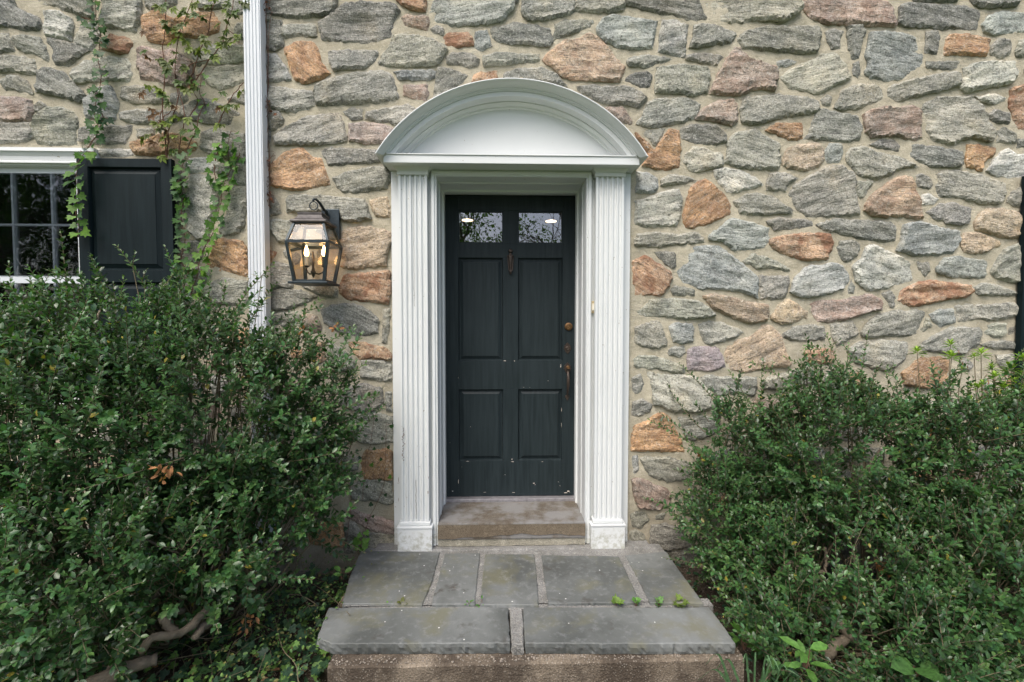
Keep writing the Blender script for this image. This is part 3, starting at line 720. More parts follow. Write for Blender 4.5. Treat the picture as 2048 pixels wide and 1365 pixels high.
# ------------------------------------------------------------------ the house
house = thing('stone_house', 'grey and rust fieldstone house front with a dark green door under a white arched pediment', 'house')
wall = MB()
DOOR_HW = 0.62; DOOR_TOP = zof(345, -0.03)
WX0, WX1 = xof(-170, 0.0), xof(166, 0.0, 450); WZT = zof(318, 0.0, 80); WZB = zof(800, 0.0, 80)
X0, X1, Z0, Z1 = -4.5, 4.5, -0.45, 4.0
def solid(x, z):
    if abs(x) < DOOR_HW and z < DOOR_TOP - 0.03: return False
    if WX0 + .03 < x < WX1 - .02 and WZB + .03 < z < WZT - .03: return False
    return True
wall_part = None
def build_wall():
    rng = np.random.default_rng(11)
    # mortar sheet with openings exactly on the cell borders
    def cuts(a, b, marks, step):
        e = sorted([a, b] + marks); out = []
        for u, v in zip(e, e[1:]):
            k = max(1, int(round((v - u) / step))); out += [u + (v - u) * i / k for i in range(k)]
        return out + [b]
    xs = cuts(X0, X1, [-DOOR_HW, DOOR_HW, WX0 + .03, WX1 - .02], 0.015); zs = cuts(Z0, Z1, [DOOR_TOP - .03, WZB + .03, WZT - .03], 0.015)
    nx = len(xs); vs = []; fs = []
    for z in zs:
        for x in xs:
            y = -0.004 + 0.006 * noise.noise(Vector((x * 6, z * 6, 2))) + 0.005 * noise.noise(Vector((x * 26, z * 26, 5)))
            vs.append((x, y, z))
    for j in range(len(zs) - 1):
        for i in range(nx - 1):
            if solid((xs[i] + xs[i + 1]) / 2, (zs[j] + zs[j + 1]) / 2): fs.append((j * nx + i, j * nx + i + 1, (j + 1) * nx + i + 1, (j + 1) * nx + i))
    o = MB().add(vs, fs).build('wall', M_MORTAR, house, smooth=True)
    # reveals of the openings and the body behind the sheet
    m = MB()
    for s in (-1, 1): m.box(s * DOOR_HW, s * (DOOR_HW + 0.3), 0.03, 0.45, Z0, DOOR_TOP)
    m.box(-DOOR_HW, DOOR_HW, 0.03, 0.45, DOOR_TOP - 0.03, DOOR_TOP + 0.3)
    m.box(X0, -DOOR_HW - 0.3, 0.40, 0.45, Z0, WZB); m.box(X0, WX0 + 0.03, 0.40, 0.45, WZB, WZT); m.box(WX1 - 0.02, -DOOR_HW - 0.3, 0.40, 0.45, WZB, WZT)
    m.box(DOOR_HW + 0.3, X1, 0.40, 0.45, Z0, Z1); m.box(X0, DOOR_HW + .3, 0.40, 0.45, DOOR_TOP + .3, Z1)
    m.box(WX1 - 0.02, WX1 + 0.08, 0.012, 0.40, WZB, WZT); m.box(WX0 - 0.08, WX0 + 0.03, 0.012, 0.40, WZB, WZT)
    m.box(WX0, WX1, 0.012, 0.40, WZT - 0.03, WZT + 0.05); m.box(WX0, WX1, 0.012, 0.40, WZB - 0.05, WZB + 0.03)
    m.build('wall_core', M_MORTAR, house)
    occ_res = 0.01; ox = np.arange(X0, X1, occ_res); oz = np.arange(Z0, Z1, occ_res)
    GX, GZ_ = np.meshgrid(ox, oz); occ = np.zeros(GX.shape, bool)
    pad = 0.012
    def mark(poly, grow=0.014):
        lo = poly.min(0) - grow - .01; hi = poly.max(0) + grow + .01
        i0, i1 = np.searchsorted(ox, [lo[0], hi[0]]); j0, j1 = np.searchsorted(oz, [lo[1], hi[1]])
        sub = np.stack([GX[j0:j1, i0:i1].ravel(), GZ_[j0:j1, i0:i1].ravel()], 1)
        if not len(sub): return None
        k = in_poly(sub, poly) | (edge_dist(sub, poly) < grow)
        return (j0, j1, i0, i1, k.reshape(j1 - j0, i1 - i0))
    def rect(x0, x1, z0, z1): occ[(GX > x0) & (GX < x1) & (GZ_ > z0) & (GZ_ < z1)] = True
    rect(-0.745, 0.745, -1, zof(335, -0.03)); rect(WX0 - 0.01, WX1 + 0.005, WZB - 0.06, zof(297, 0.0, 80))
    n = 0
    for x0, y0, sc, txt in TILES:
        for ln in txt.strip().splitlines():
            key, rest = ln.split(' ', 1)
            px = np.array([[float(v) for v in q.split(',')] for q in rest.split()]); px = px / sc + np.array([x0, y0])
            W = [P(a, b, -0.012) for a, b in px]; poly = np.array([(v.x, v.z) for v in W])
            # stones cut by the frame of the photograph go on beyond it
            for i, (a, b) in enumerate(px):
                if a <= 1: poly[i, 0] -= 0.08
                if a >= 2047: poly[i, 0] += 0.08
                if b <= 1: poly[i, 1] += 0.07
            c = poly.mean(0); poly = c + (poly - c) * (1 + 0.018 / max(0.05, float(np.sqrt(np.prod(np.ptp(poly, axis=0))))))
            verts, faces, c, ang = stone_mesh(poly, rng)
            put_stone(verts, faces, c, ang, o, key, rng); n += 1
            k = mark(poly, 0.016)
            if k: occ[k[0]:k[1], k[2]:k[3]] |= k[4]
    # stones hidden by the shrubs and beyond the frame, laid in rough courses; joined
    allv = []; allf = []; z = Z0 + 0.02; cand = []
    while z < Z1 - 0.05:
        h = rng.uniform(0.10, 0.17); x = X0 + rng.uniform(0, 0.1)
        while x < X1 - 0.1:
            wd = rng.uniform(0.14, 0.36); cand.append((x, z, wd - 0.035, h - 0.032)); x += wd
        z += h
    for k in range(900): cand.append((rng.uniform(X0, X1 - .2), rng.uniform(Z0, Z1 - .1), rng.uniform(0.07, 0.16), rng.uniform(0.045, 0.09)))
    cols = ['g', 'd', 'g', 'b', 'l', 'g', 'd', 'p', 'o', 'q']; out = {}
    for (x, z, a, b) in cand:
        na = 9; poly = []
        for i in range(na):
            t = 2 * math.pi * (i + rng.uniform(-.25, .25)) / na; cx, sx = math.cos(t), math.sin(t)
            r = 1 / max(abs(cx), abs(sx)) ** 0.75
            poly.append((x + a / 2 + cx * r * a / 2 * rng.uniform(.88, 1.0), z + b / 2 + sx * r * b / 2 * rng.uniform(.85, 1.0)))
        poly = np.array(poly); k = mark(poly, 0.002)
        if k is None: continue
        if (occ[k[0]:k[1], k[2]:k[3]] & k[4]).sum() > 0: continue
        if poly[:, 0].min() < X0 or poly[:, 0].max() > X1 or poly[:, 1].max() > Z1: continue
        k = mark(poly, 0.012); occ[k[0]:k[1], k[2]:k[3]] |= k[4]
        verts, faces, c, ang = stone_mesh(poly, rng, 0.028)
        key = cols[rng.integers(len(cols))]
        ca, sa = math.cos(ang), math.sin(ang)
        L = out.setdefault(key, MB()); L.add([(c[0] + vx * ca - vz * sa, vy, c[1] + vx * sa + vz * ca) for vx, vy, vz in verts], faces)
    for key, L in out.items():
        me = bpy.data.meshes.new('fieldstones'); me.from_pydata(L.v, [], L.f)
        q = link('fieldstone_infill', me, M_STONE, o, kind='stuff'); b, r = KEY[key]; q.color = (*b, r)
    print('stones', n)
    return o
wall_part = build_wall()

# ------------------------------------------------------------------ doorway surround
sur = bpy.data.objects.new('doorway_surround', None); COL.objects.link(sur); sur.parent = house
SH_B = zof(328, -0.17); SH_T = zof(312, -0.17)          # cornice shelf
PL_B = -0.0
for s in (-1, 1):
    MB().box(min(s * 0.484, s * 0.727), max(s * 0.484, s * 0.727), -0.03, 0.03, 0.0, SH_B - 0.001, 0.003).build('backing_board', M_WHITE, sur)
    # fluted pilaster: five flutes
    c = s * 0.587; hw = 0.084; y0 = -0.088
    prof = [(c - hw, -0.031), (c - hw, y0)]
    nf = 5; m = 0.009; pitch = (2 * hw - 2 * m) / nf; lip = 0.0045
    for i in range(nf):
        a = c - hw + m + i * pitch + lip; b = c - hw + m + (i + 1) * pitch - lip
        for k in range(9):
            t = math.pi * k / 8; prof.append(((a + b) / 2 - math.cos(t) * (b - a) / 2, y0 + math.sin(t) * 0.0125))
    prof += [(c + hw, y0), (c + hw, -0.031)]
    zb = zof(1045, -0.10, 830) ; zt = zof(349, -0.10, 830)
    pil = MB().prism(prof, 'z', zb, zt).build('pilaster', M_WHITE, sur)
    smooth_by_angle(pil, 40)
    # plinth with its cap mouldings
    hw2 = 0.1035
    MB().box(c - hw2, c + hw2, -0.104, -0.031, 0.004, zof(1058, -0.10, 830), 0.003).build('plinth', M_WHITE, sur)
    zc = zof(1058, -0.10, 830)
    q = MB(); q.box(c - hw2 - .004, c + hw2 + .004, -0.109, -0.031, zc + 0.001, zc + 0.014, 0.004); q.box(c - 0.093, c + 0.093, -0.097, -0.031, zc + 0.015, zb - 0.001, 0.006)
    q.build('plinth_moulding', M_WHITE, sur)
    # capital
    q = MB(); H = SH_B - zt
    steps = [(0.0, 0.090, -0.096), (0.012, 0.093, -0.100), (0.013, 0.088, -0.094), (0.020, 0.090, -0.097), (0.030, 0.098, -0.106), (0.040, 0.108, -0.118), (0.046, 0.112, -0.122), (0.047, 0.114, -0.126), (H - 0.001, 0.114, -0.126)]
    rings = [];
    for dz, hx, yf in steps: rings.append([(c - hx, -0.031, zt + dz), (c - hx, yf, zt + dz), (c + hx, yf, zt + dz), (c + hx, -0.031, zt + dz)])
    vs = [v for r in rings for v in r]; fs = []
    for i in range(len(rings) - 1):
        for k in range(3): fs.append((i * 4 + k, i * 4 + k + 1, (i + 1) * 4 + k + 1, (i + 1) * 4 + k))
    fs += [(0, 1, 2, 3), tuple(len(vs) - 4 + k for k in range(4))]
    q.add(vs, fs).build('capital', M_WHITE, sur)
# frieze board between the capitals
ZH = zof(352, -0.06)
MB().box(-0.4995 + .02, 0.4995 - .02, -0.056, 0.03, ZH, SH_B - 0.001, 0.002).build('frieze_board', M_WHITE, sur)
# cornice shelf
hwS = 0.5 * (P(1281, 320, -0.17).x - P(769, 320, -0.17).x)
q = MB(); q.box(-hwS, hwS, -0.172, 0.02, SH_B, SH_T, 0.002); q.box(-hwS - .004, hwS + .004, -0.178, 0.02, SH_T + 0.0, SH_T + 0.006, 0.001)
q.build('cornice_shelf', M_WHITE, sur)
# casing and jambs: profile in (inward offset from opening edge, y)
ZD = zof(394, 0.33); ZT = zof(996, 0.28)   # door head, threshold
jam = [(0.484, -0.0575), (0.478, -0.062), (0.466, -0.062), (0.463, -0.052), (0.458, -0.050), (0.455, -0.056), (0.4515, -0.056), (0.4515, 0.03), (0.4515, 0.06), (0.447, 0.064), (0.447, 0.075), (0.4515, 0.08), (0.4515, 0.22), (0.4405, 0.225), (0.4405, 0.285), (0.4515, 0.287), (0.4515, 0.345), (0.62, 0.345), (0.62, 0.031), (0.4835, 0.031)]
zh = lambda x: ZD + (x - 0.4405) + 0.004 if x < 0.6 else ZD + 0.15
JH = [min(ZD + 0.062, ZH + 0.0)] * len(jam)
heads = [ZD + (x - 0.4405) * 1.0 for x, y in jam]
for s in (-1, 1):
    MB().prism([(s * x, y) for x, y in jam], 'z', 0.0 + 0.02, heads).build('door_jamb', M_WHITE, sur)
vs = []; fs = []; n = len(jam)
for s in (-1, 1):
    vs += [(s * x, y, h) for (x, y), h in zip(jam, heads)]
fs = [(i, (i + 1) % n, n + (i + 1) % n, n + i) for i in range(n)]
MB().add(vs, fs).build('door_head', M_WHITE, sur)
# flat casing beside the jamb down to the slab
for s in (-1, 1):
    pass
# arched pediment
A0 = P(757, 303, -0.235); A1 = P(1295, 303, -0.235); AT = P(1024, 156, -0.235)
hc = (A1.x - A0.x) / 2; sag = AT.z - (A0.z + A1.z) / 2; RO = (hc * hc + sag * sag) / (2 * sag); CX = 0.0; CZ = AT.z - RO
prof = [(0.0, 0.0), (0.0, -0.235), (0.004, -0.237), (0.007, -0.235), (0.0075, -0.230), (0.0095, -0.227), (0.012, -0.218), (0.016, -0.204), (0.021, -0.192), (0.0245, -0.188), (0.025, -0.181),
        (0.031, -0.180), (0.0315, -0.174), (0.038, -0.171), (0.0385, -0.163), (0.063, -0.163), (0.0635, -0.100), (0.068, -0.100), (0.073, -0.092), (0.080, -0.082), (0.0805, -0.073), (0.088, -0.071), (0.093, -0.062), (0.0935, 0.0)]
NS = 96; vs = []; fs = []; n = len(prof)
for i in range(NS + 1):
    for d, y in prof:
        r = RO - d; zc = SH_T + 0.0065 - CZ
        if d < 0.0246:   # the crown ends a little lower, past the shelf
            zc = SH_T - 0.02 - CZ + d * 0.5
        th = math.acos(max(-1, min(1, zc / r))); a = -th + 2 * th * i / NS
        vs.append((CX + r * math.sin(a), y, CZ + r * math.cos(a)))
for i in range(NS):
    for k in range(n - 1): fs.append((i * n + k, i * n + k + 1, (i + 1) * n + k + 1, (i + 1) * n + k))
fs += [tuple(range(n)), tuple(range(NS * n + n - 1, NS * n - 1, -1))]
ped = MB().add(vs, fs).build('arched_pediment', M_WHITE, sur); smooth_by_angle(ped, 25)
# tympanum
r = RO - 0.091; zc = SH_T + 0.0065 - CZ; th = math.acos(zc / r); N = 64
vs = [(r * math.sin(-th + 2 * th * i / N), -0.060, CZ + r * math.cos(-th + 2 * th * i / N)) for i in range(N + 1)]
m = MB().add(vs, [tuple(range(N, -1, -1))]); m.build('tympanum', M_WHITE, sur)
# hairline cracks in the paint of the tympanum and the left pilaster
M_CRACK = mat_simple('open_joint', (0.08, 0.075, 0.06), 0.9)
rng = random.Random(3); m = MB(); pts = []
for i in range(40):
    a = P(925 + i * 5.6, 218.5 + rng.uniform(-.8, .8) + 0.0022 * (i - 20) ** 2 * 1.2, -0.0615); pts.append(a)
m.tube(pts, 0.0009, 3)
pts = [P(826 + rng.uniform(-.6, .6) + i * 0.09, 352 + i * 9, -0.0805) for i in range(30)]; m.tube(pts, 0.0008, 3)
pts = [P(832 + rng.uniform(-.6, .6), 960 + i * 6, -0.0805) for i in range(14)]; m.tube(pts, 0.0012, 3)
m.build('paint_crack', M_CRACK, sur)
m = MB(); rs = random.Random(12)
for k in range(26):
    a_ = P(806 + rs.gauss(0, 1.4), 853 + k * 2.7 + rs.uniform(-1, 1), -0.0895); n_ = 6; w1 = rs.uniform(.002, .0065); h1 = rs.uniform(.002, .007)
    m.add([(a_.x + math.cos(6.283 * i / n_) * w1 * rs.uniform(.5, 1), -0.0892, a_.z + math.sin(6.283 * i / n_) * h1 * rs.uniform(.5, 1)) for i in range(n_)], [tuple(range(n_))])
for (a, b, w1, h1) in ((856, 985, .003, .016), (857, 955, .002, .01), (797, 960, .002, .02), (797, 1000, .0015, .015)):
    q_ = P(a, b, -.0325 if a < 800 else -.0895); m.add([(q_.x + math.cos(6.283 * i / 7) * w1 * rs.uniform(.5, 1), q_.y, q_.z + math.sin(6.283 * i / 7) * h1 * rs.uniform(.5, 1)) for i in range(7)], [tuple(range(7))])
m.build('scuff_mark', mat_simple('bared_wood', (0.16, 0.11, 0.075), 0.9), sur)

# ------------------------------------------------------------------ door
door = bpy.data.objects.new('door', None); COL.objects.link(door); door.parent = house
YD = 0.30   # front face
def X(px): return xof(px, YD, 700)
def Z(py): return zof(py, YD)
xs = {'l': -0.4500, 'a': X(917), 'b': X(1006.5), 'c': X(1036), 'd': X(1125), 'r': 0.4500}
zt = ZD - 0.002; zb = ZT + 0.006
z_l0, z_l1 = Z(422), Z(487); z_p0, z_p1 = Z(516), Z(722); z_q0, z_q1 = Z(779), Z(922)
for x0, x1 in ((xs['l'], xs['a']), (xs['d'], xs['r'])): MB().box(x0, x1, YD, YD + 0.042, zb, zt, 0.0015).build('stile', M_DOOR, door)
for z0, z1 in ((z_l0, zt), (z_p0, z_l1), (z_q0, z_p1), (zb, z_q1)): MB().box(xs['a'], xs['d'], YD + 0.0006, YD + 0.042, z0, z1, 0.0012).build('rail', M_DOOR, door)
for z0, z1 in ((z_l1, z_l0), (z_p1, z_p0), (z_q1, z_q0)): MB().box(xs['b'], xs['c'], YD + 0.0003, YD + 0.042, z0, z1, 0.0012).build('mullion', M_DOOR, door)
def raised_panel(x0, x1, z0, z1, yf, mat, par, st=0.006, rec=0.019, bev=0.026, fld=0.007):
    "sticking, then a raised field"
    rings = [(0, -0.0008), (0.003, 0.004), (st, rec * .75), (st + 0.001, rec), (st + 0.007, rec), (st + bev, fld + 0.002), (st + bev + 0.001, fld)]
    vs = []; fs = []
    for ins, dy in rings: vs += [(x0 + ins, yf + dy, z0 + ins), (x1 - ins, yf + dy, z0 + ins), (x1 - ins, yf + dy, z1 - ins), (x0 + ins, yf + dy, z1 - ins)]
    for i in range(len(rings) - 1):
        for k in range(4): fs.append((i * 4 + k, i * 4 + (k + 1) % 4, (i + 1) * 4 + (k + 1) % 4, (i + 1) * 4 + k))
    fs.append(tuple(len(vs) - 4 + k for k in range(4)))
    me = bpy.data.meshes.new('panel'); me.from_pydata(vs, [], fs); return link('panel', me, mat, par)
for a, b in (('a', 'b'), ('c', 'd')):
    for z0, z1 in ((z_p1, z_p0), (z_q1, z_q0)): raised_panel(xs[a], xs[b], z0, z1, YD + 0.001, M_DOOR, door)
    m = MB(); e = 0.0075; x0, x1 = xs[a], xs[b]
    m.box(x0, x0 + e, YD + 0.006, YD + 0.036, z_l1, z_l0); m.box(x1 - e, x1, YD + 0.006, YD + 0.036, z_l1, z_l0)
    m.box(x0 + e, x1 - e, YD + 0.006, YD + 0.036, z_l1, z_l1 + e); m.box(x0 + e, x1 - e, YD + 0.006, YD + 0.036, z_l0 - e, z_l0)
    m.build('pane_bead', M_DOOR, door)
    MB().box(x0 + e, x1 - e, YD + 0.019, YD + 0.0205, z_l1 + e, z_l0 - e).build('pane', M_GLASS, door)
# paint chips on the lock rail and the bottom rail: bare wood showing
M_CHIP = mat_simple('bare_wood', (0.5, 0.45, 0.4), 0.8)
rng = random.Random(5)
def chip(mb, px, py, w, h, y=YD - 0.0008):
    n = 7; c = P(px, py, y); vs = [(c.x + math.cos(6.283 * i / n) * w * rng.uniform(.4, 1), y, c.z + math.sin(6.283 * i / n) * h * rng.uniform(.4, 1)) for i in range(n)]
    mb.add(vs, [tuple(range(n))])
m = MB()
for a in ((1121.5, 733, .004, .017), (1010, 722, .012, .004), (1029, 722.5, .006, .004), (916.5, 756, .002, .006), (1123, 820, .002, .02), (1123, 850, .002, .02), (1025, 924, .016, .003), (1024, 919, .004, .008), (1136, 983, .013, .006), (1131, 986, .016, .004), (1068, 967, .01, .003), (1070, 970, .006, .002), (917, 964, .002, .02), (935, 923, .012, .002), (1085, 924, .012, .0015), (1027, 985.5, .02, .002), (970, 985, .015, .0015), (1047, 775, .004, .0015), (1060, 775, .004, .0015), (1096, 762, .004, .002), (941, 854, .0012, .006), (1010, 950, .008, .001), (1120, 972, .0015, .008)):
    chip(m, *a)
m.build('bare_patch', M_CHIP, door)
# threshold and back of the doorway
MB().box(-0.451, 0.451, 0.255, 0.345, ZT - 0.02, ZT + 0.002, 0.004).build('threshold', M_ALU, sur)
# hardware
kc = P(1021, 530, YD)
m = MB(); y = YD
m.lathe([(0.004, 0.0), (0.013, 0.004), (0.015, 0.010), (0.010, 0.015), (0.004, 0.017)], (kc.x, y, P(1020, 503, YD).z), 'y', 12, 1, 0.9)
m.lathe([(0.010, 0.0), (0.011, 0.006), (0.006, 0.010)], (kc.x, y, P(1020, 509, YD).z), 'y', 10)
zt_, zb_ = P(1020, 512, YD).z, P(1020, 545, YD).z
vs = []; prof = [(0.017, 0), (0.013, 0.1), (0.014, 0.2), (0.013, 0.35), (0.008, 0.8), (0.006, 0.9), (0.010, 0.95), (0.004, 1.0)]
m.lathe([(r, zt_ + (zb_ - zt_) * h) for r, h in prof], (kc.x, y - 0.010, 0), 'z', 10, 1, 0.6)
m.box(kc.x - 0.019, kc.x + 0.019, y - 0.014, y + 0.001, zt_ - 0.003, zt_ + 0.004, 0.002)
kn = m.build('knocker', M_BRONZE, door, smooth=True)
m = MB(); pts = [(kc.x - 0.018, y - 0.016, zt_ - 0.002), (kc.x - 0.0165, y - 0.02, zt_ - 0.045), (kc.x - 0.012, y - 0.024, zb_ + 0.012), (kc.x, y - 0.026, zb_ - 0.002), (kc.x + 0.012, y - 0.024, zb_ + 0.012), (kc.x + 0.0165, y - 0.02, zt_ - 0.045), (kc.x + 0.018, y - 0.016, zt_ - 0.002)]
m.tube(pts, [0.003, 0.003, 0.004, 0.006, 0.004, 0.003, 0.003], 8); m.lathe([(0.002, -0.014), (0.006, -0.009), (0.008, 0.0), (0.009, 0.004)], (kc.x, y - 0.022, zb_ - 0.003), 'z', 8)
m.build('knocker_ring', M_BRONZE, door, smooth=True)
c = P(1137, 653.5, YD)
MB().lathe([(0.027, 0), (0.0275, 0.006), (0.025, 0.012), (0.019, 0.014), (0.018, 0.017), (0.010, 0.0175), (0.009, 0.015), (0.002, 0.015)], c, 'y', 24).build('deadbolt', M_BRASS, door)
def plate(mb, c, pts, th=0.005):
    n = len(pts); vs = [(c.x + x, c.y, c.z + z) for x, z in pts] + [(c.x + x * .88, c.y - th, c.z + z * .93) for x, z in pts]
    mb.add(vs, [(i, (i + 1) % n, n + (i + 1) % n, n + i) for i in range(n)] + [tuple(range(2 * n - 1, n - 1, -1))])
def sym(h): return h + [(-x, z) for x, z in reversed(h) if abs(x) > 1e-6]
leafy = sym([(0, 0.042), (0.008, 0.032), (0.013, 0.030), (0.015, 0.022), (0.024, 0.017), (0.021, 0.008), (0.027, 0.0), (0.023, -0.010), (0.017, -0.018), (0.013, -0.028), (0.006, -0.033), (0, -0.040)])
c = P(1135, 697, YD); m = MB(); plate(m, c, leafy); m.lathe([(0.014, 0.004), (0.014, 0.010), (0.011, 0.012), (0.003, 0.011)], c, 'y', 16); m.build('lock_escutcheon', M_BRONZE, door)
c = P(1135, 737, YD); m = MB(); plate(m, c, leafy)
g = [P(1135.5, 740, YD - 0.012), P(1136, 746, YD - 0.038), P(1136.5, 757, YD - 0.050), P(1136.5, 770, YD - 0.048), P(1135.5, 783, YD - 0.034), P(1134.5, 791, YD - 0.010)]
m.tube(g, [0.008, 0.008, 0.0105, 0.0105, 0.007, 0.005], 10)
c2 = P(1134.5, 795, YD); plate(m, c2, sym([(0, 0.022), (0.007, 0.016), (0.016, 0.010), (0.015, 0.0), (0.008, -0.008), (0.006, -0.014), (0, -0.024)]))
hd = m.build('door_handle', M_BRONZE, door); smooth_by_angle(hd, 50)
m = MB(); m.lathe([(0.012, 0.004), (0.013, 0.015), (0.008, 0.02)], P(1135.5, 735, YD), 'y', 12); m.box(c.x - 0.009, c.x + 0.009, YD - 0.045, YD - 0.012, c.z - 0.001, c.z + 0.005, 0.002); m.build('thumb_latch', M_BRASS, door)
# bell push on the right casing
bx = P(1187, 614.5, -0.0625)
bell = thing('doorbell', 'slim ivory and brass bell push on the white door casing', 'doorbell', (bx.x, bx.y, bx.z))
MB().box(bx.x - 0.0125, bx.x + 0.0125, -0.047, -0.0305, bx.z - 0.038, bx.z + 0.038, 0.004).build('back_plate', M_BELL, bell)
MB().box(bx.x - 0.0065, bx.x + 0.0065, -0.052, -0.047, bx.z - 0.02, bx.z + 0.02, 0.002).build('push_button', M_IVORY, bell)
m = MB()
for dz in (-0.03, 0.03): m.lathe([(0.003, 0.0), (0.003, 0.0015), (0.001, 0.002)], (bx.x, -0.047, bx.z + dz), 'y', 8)
m.build('screw', M_BRASS, bell)
# ------------------------------------------------------------------ rooms behind the glass, with the two lit ceiling lamps
room = bpy.data.objects.new('interior', None); COL.objects.link(room); room.parent = house
m = MB(); rx0, rx1, ry0, ry1, rz0, rz1 = -3.9, 1.9, 0.46, 4.5, 0.1, 2.75
m.add([(x, y, z) for x in (rx0, rx1) for y in (ry0, ry1) for z in (rz0, rz1)], [(0, 1, 3, 2), (4, 6, 7, 5), (2, 3, 7, 6), (0, 2, 6, 4), (1, 5, 7, 3)])
m.build('room_shell', M_ROOM, room)
# closing strips between the room and the door and window openings
m = MB(); m.box(-0.62, -0.452, 0.346, 0.459, 0, ZD + .1); m.box(0.452, 0.62, 0.346, 0.459, 0, ZD + .1); m.box(-0.62, 0.62, 0.346, 0.459, ZD + .005, DOOR_TOP - .031)
m.build('inner_lining', M_ROOM, room)
for k, (px, py) in enumerate(((935, 441.5), (1102, 443.5))):
    c = P(px, py, 2.2)
    L = thing('ceiling_light', ['lit round ceiling lamp seen through the left door pane', 'lit round ceiling lamp seen through the right door pane, beside reflected bare branches'][k], 'ceiling light', c, 'lamps inside the hall')
    MB().lathe([(0.062, 0.0), (0.062, 0.004), (0.03, 0.014), (0.012, 0.02)], c, 'z', 20).build('lamp_shade', M_CEIL, L)
    MB().lathe([(0.006, 0.019), (0.006, 2.75 - c.z)], c, 'z', 8).build('stem', M_BRONZE, L)

# ------------------------------------------------------------------ window on the left
win = bpy.data.objects.new('window', None); COL.objects.link(win); win.parent = house
YS = 0.02
wz_t = zof(349, YS, 80); xl = WX0 + 0.03; xr = xof(164, YS, 450)
def ZW(py): return zof(py, YS, 80)
# head trim: stepped crown, seen from below
zt0 = zof(297, -0.03, 80); prof = []
zz = lambda py, y: zof(py, y, 80)
prof = [(0.02, zt0), (-0.045, zt0), (-0.047, zz(302, -0.047)), (-0.040, zz(304, -0.04)), (-0.028, zz(313, -0.028)), (-0.026, zz(322, -0.026)), (-0.030, zz(323.5, -0.03)), (-0.030, zz(326, -0.03)), (-0.014, zz(327.5, -0.014)), (-0.014, zz(331, -0.014)), (0.0, zz(334, 0.0)), (0.02, zz(334.5, 0.0))]
MB().prism(prof, 'x', WX0 - 0.06, xof(192, -0.03, 300)).build('head_trim', M_WHITE, win)
# frame
q = MB(); q.box(xr, WX1 + 0.01, -0.01, 0.09, WZB, zz(334, 0.0), 0.002); q.box(WX0 - .01, xl, -0.01, 0.09, WZB, zz(334, 0.0), 0.002); q.box(xl, xr, 0.0, 0.09, zz(334, 0.0), zz(331, 0.0)); q.build('window_frame', M_WHITE2, win)
ZM0, ZM1 = ZW(553), ZW(567); ZBOT = ZW(775)
sash_t = ZW(336)
def sash(z0, z1, y, topw, botw, sidew, nmx, nmz, px0, top_name):
    s = bpy.data.objects.new(top_name, None); COL.objects.link(s); s.parent = win
    q = MB(); q.box(xl, xr, y, y + 0.035, z1 - topw, z1, 0.003); q.box(xl, xr, y, y + 0.035, z0, z0 + botw, 0.003)
    q.box(xl, xl + sidew, y + 0.0005, y + 0.034, z0 + botw, z1 - topw); q.box(xr - sidew, xr, y + 0.0005, y + 0.034, z0 + botw, z1 - topw)
    q.build('sash_rail', M_WHITE2, win)
    bpy.data.objects.remove(s)
    gx = xof(104.5, y, 450); pitch = gx - xof(25.5, y, 450); x = gx
    cols = [xr - sidew]
    while x > xl + 0.05: cols.append(x); x -= pitch
    cols.append(xl + sidew)
    rows = [z0 + botw + (z1 - topw - z0 - botw) * k / 2 for k in range(3)]
    for x in cols[1:-1]: MB().prism([(x - 0.011, y + 0.012), (x - 0.006, y + 0.002), (x + 0.006, y + 0.002), (x + 0.011, y + 0.012), (x + 0.011, y + 0.03), (x - 0.011, y + 0.03)], 'z', z0 + botw, z1 - topw).build('muntin', M_WHITE2, win)
    cs = sorted(cols)
    MB().box(xl + sidew, xr - sidew, y - 0.004, y - 0.003, z0 + botw, z1 - topw).build('storm_pane', M_STORM, win)
    for a, b in zip(cs, cs[1:]):
        MB().box(a + .0065, b - .0065, y + 0.003, y + 0.029, rows[1] - 0.0065, rows[1] + 0.0065, 0.002).build('muntin', M_WHITE2, win)
        for r0, r1 in zip(rows, rows[1:]): MB().box(a, b, y + 0.018, y + 0.0195, r0, r1).build('pane', M_WGLASS, win)
sash(ZM0, sash_t, YS, 0.034, 0.004, 0.003, 3, 1, 0, 'upper')
sash(ZBOT, ZM0 - 0.001, YS + 0.0, 0.042, 0.05, 0.006, 3, 1, 0, 'lower')
MB().box(WX0 - 0.05, WX1 + 0.03, -0.05, 0.09, WZB - 0.02, WZB + 0.04, 0.004).build('sill', M_WHITE, win)
MB().box(xl, xr, YS, YS + .03, WZB + .041, ZBOT, 0).build('bottom_rail', M_WHITE2, win)

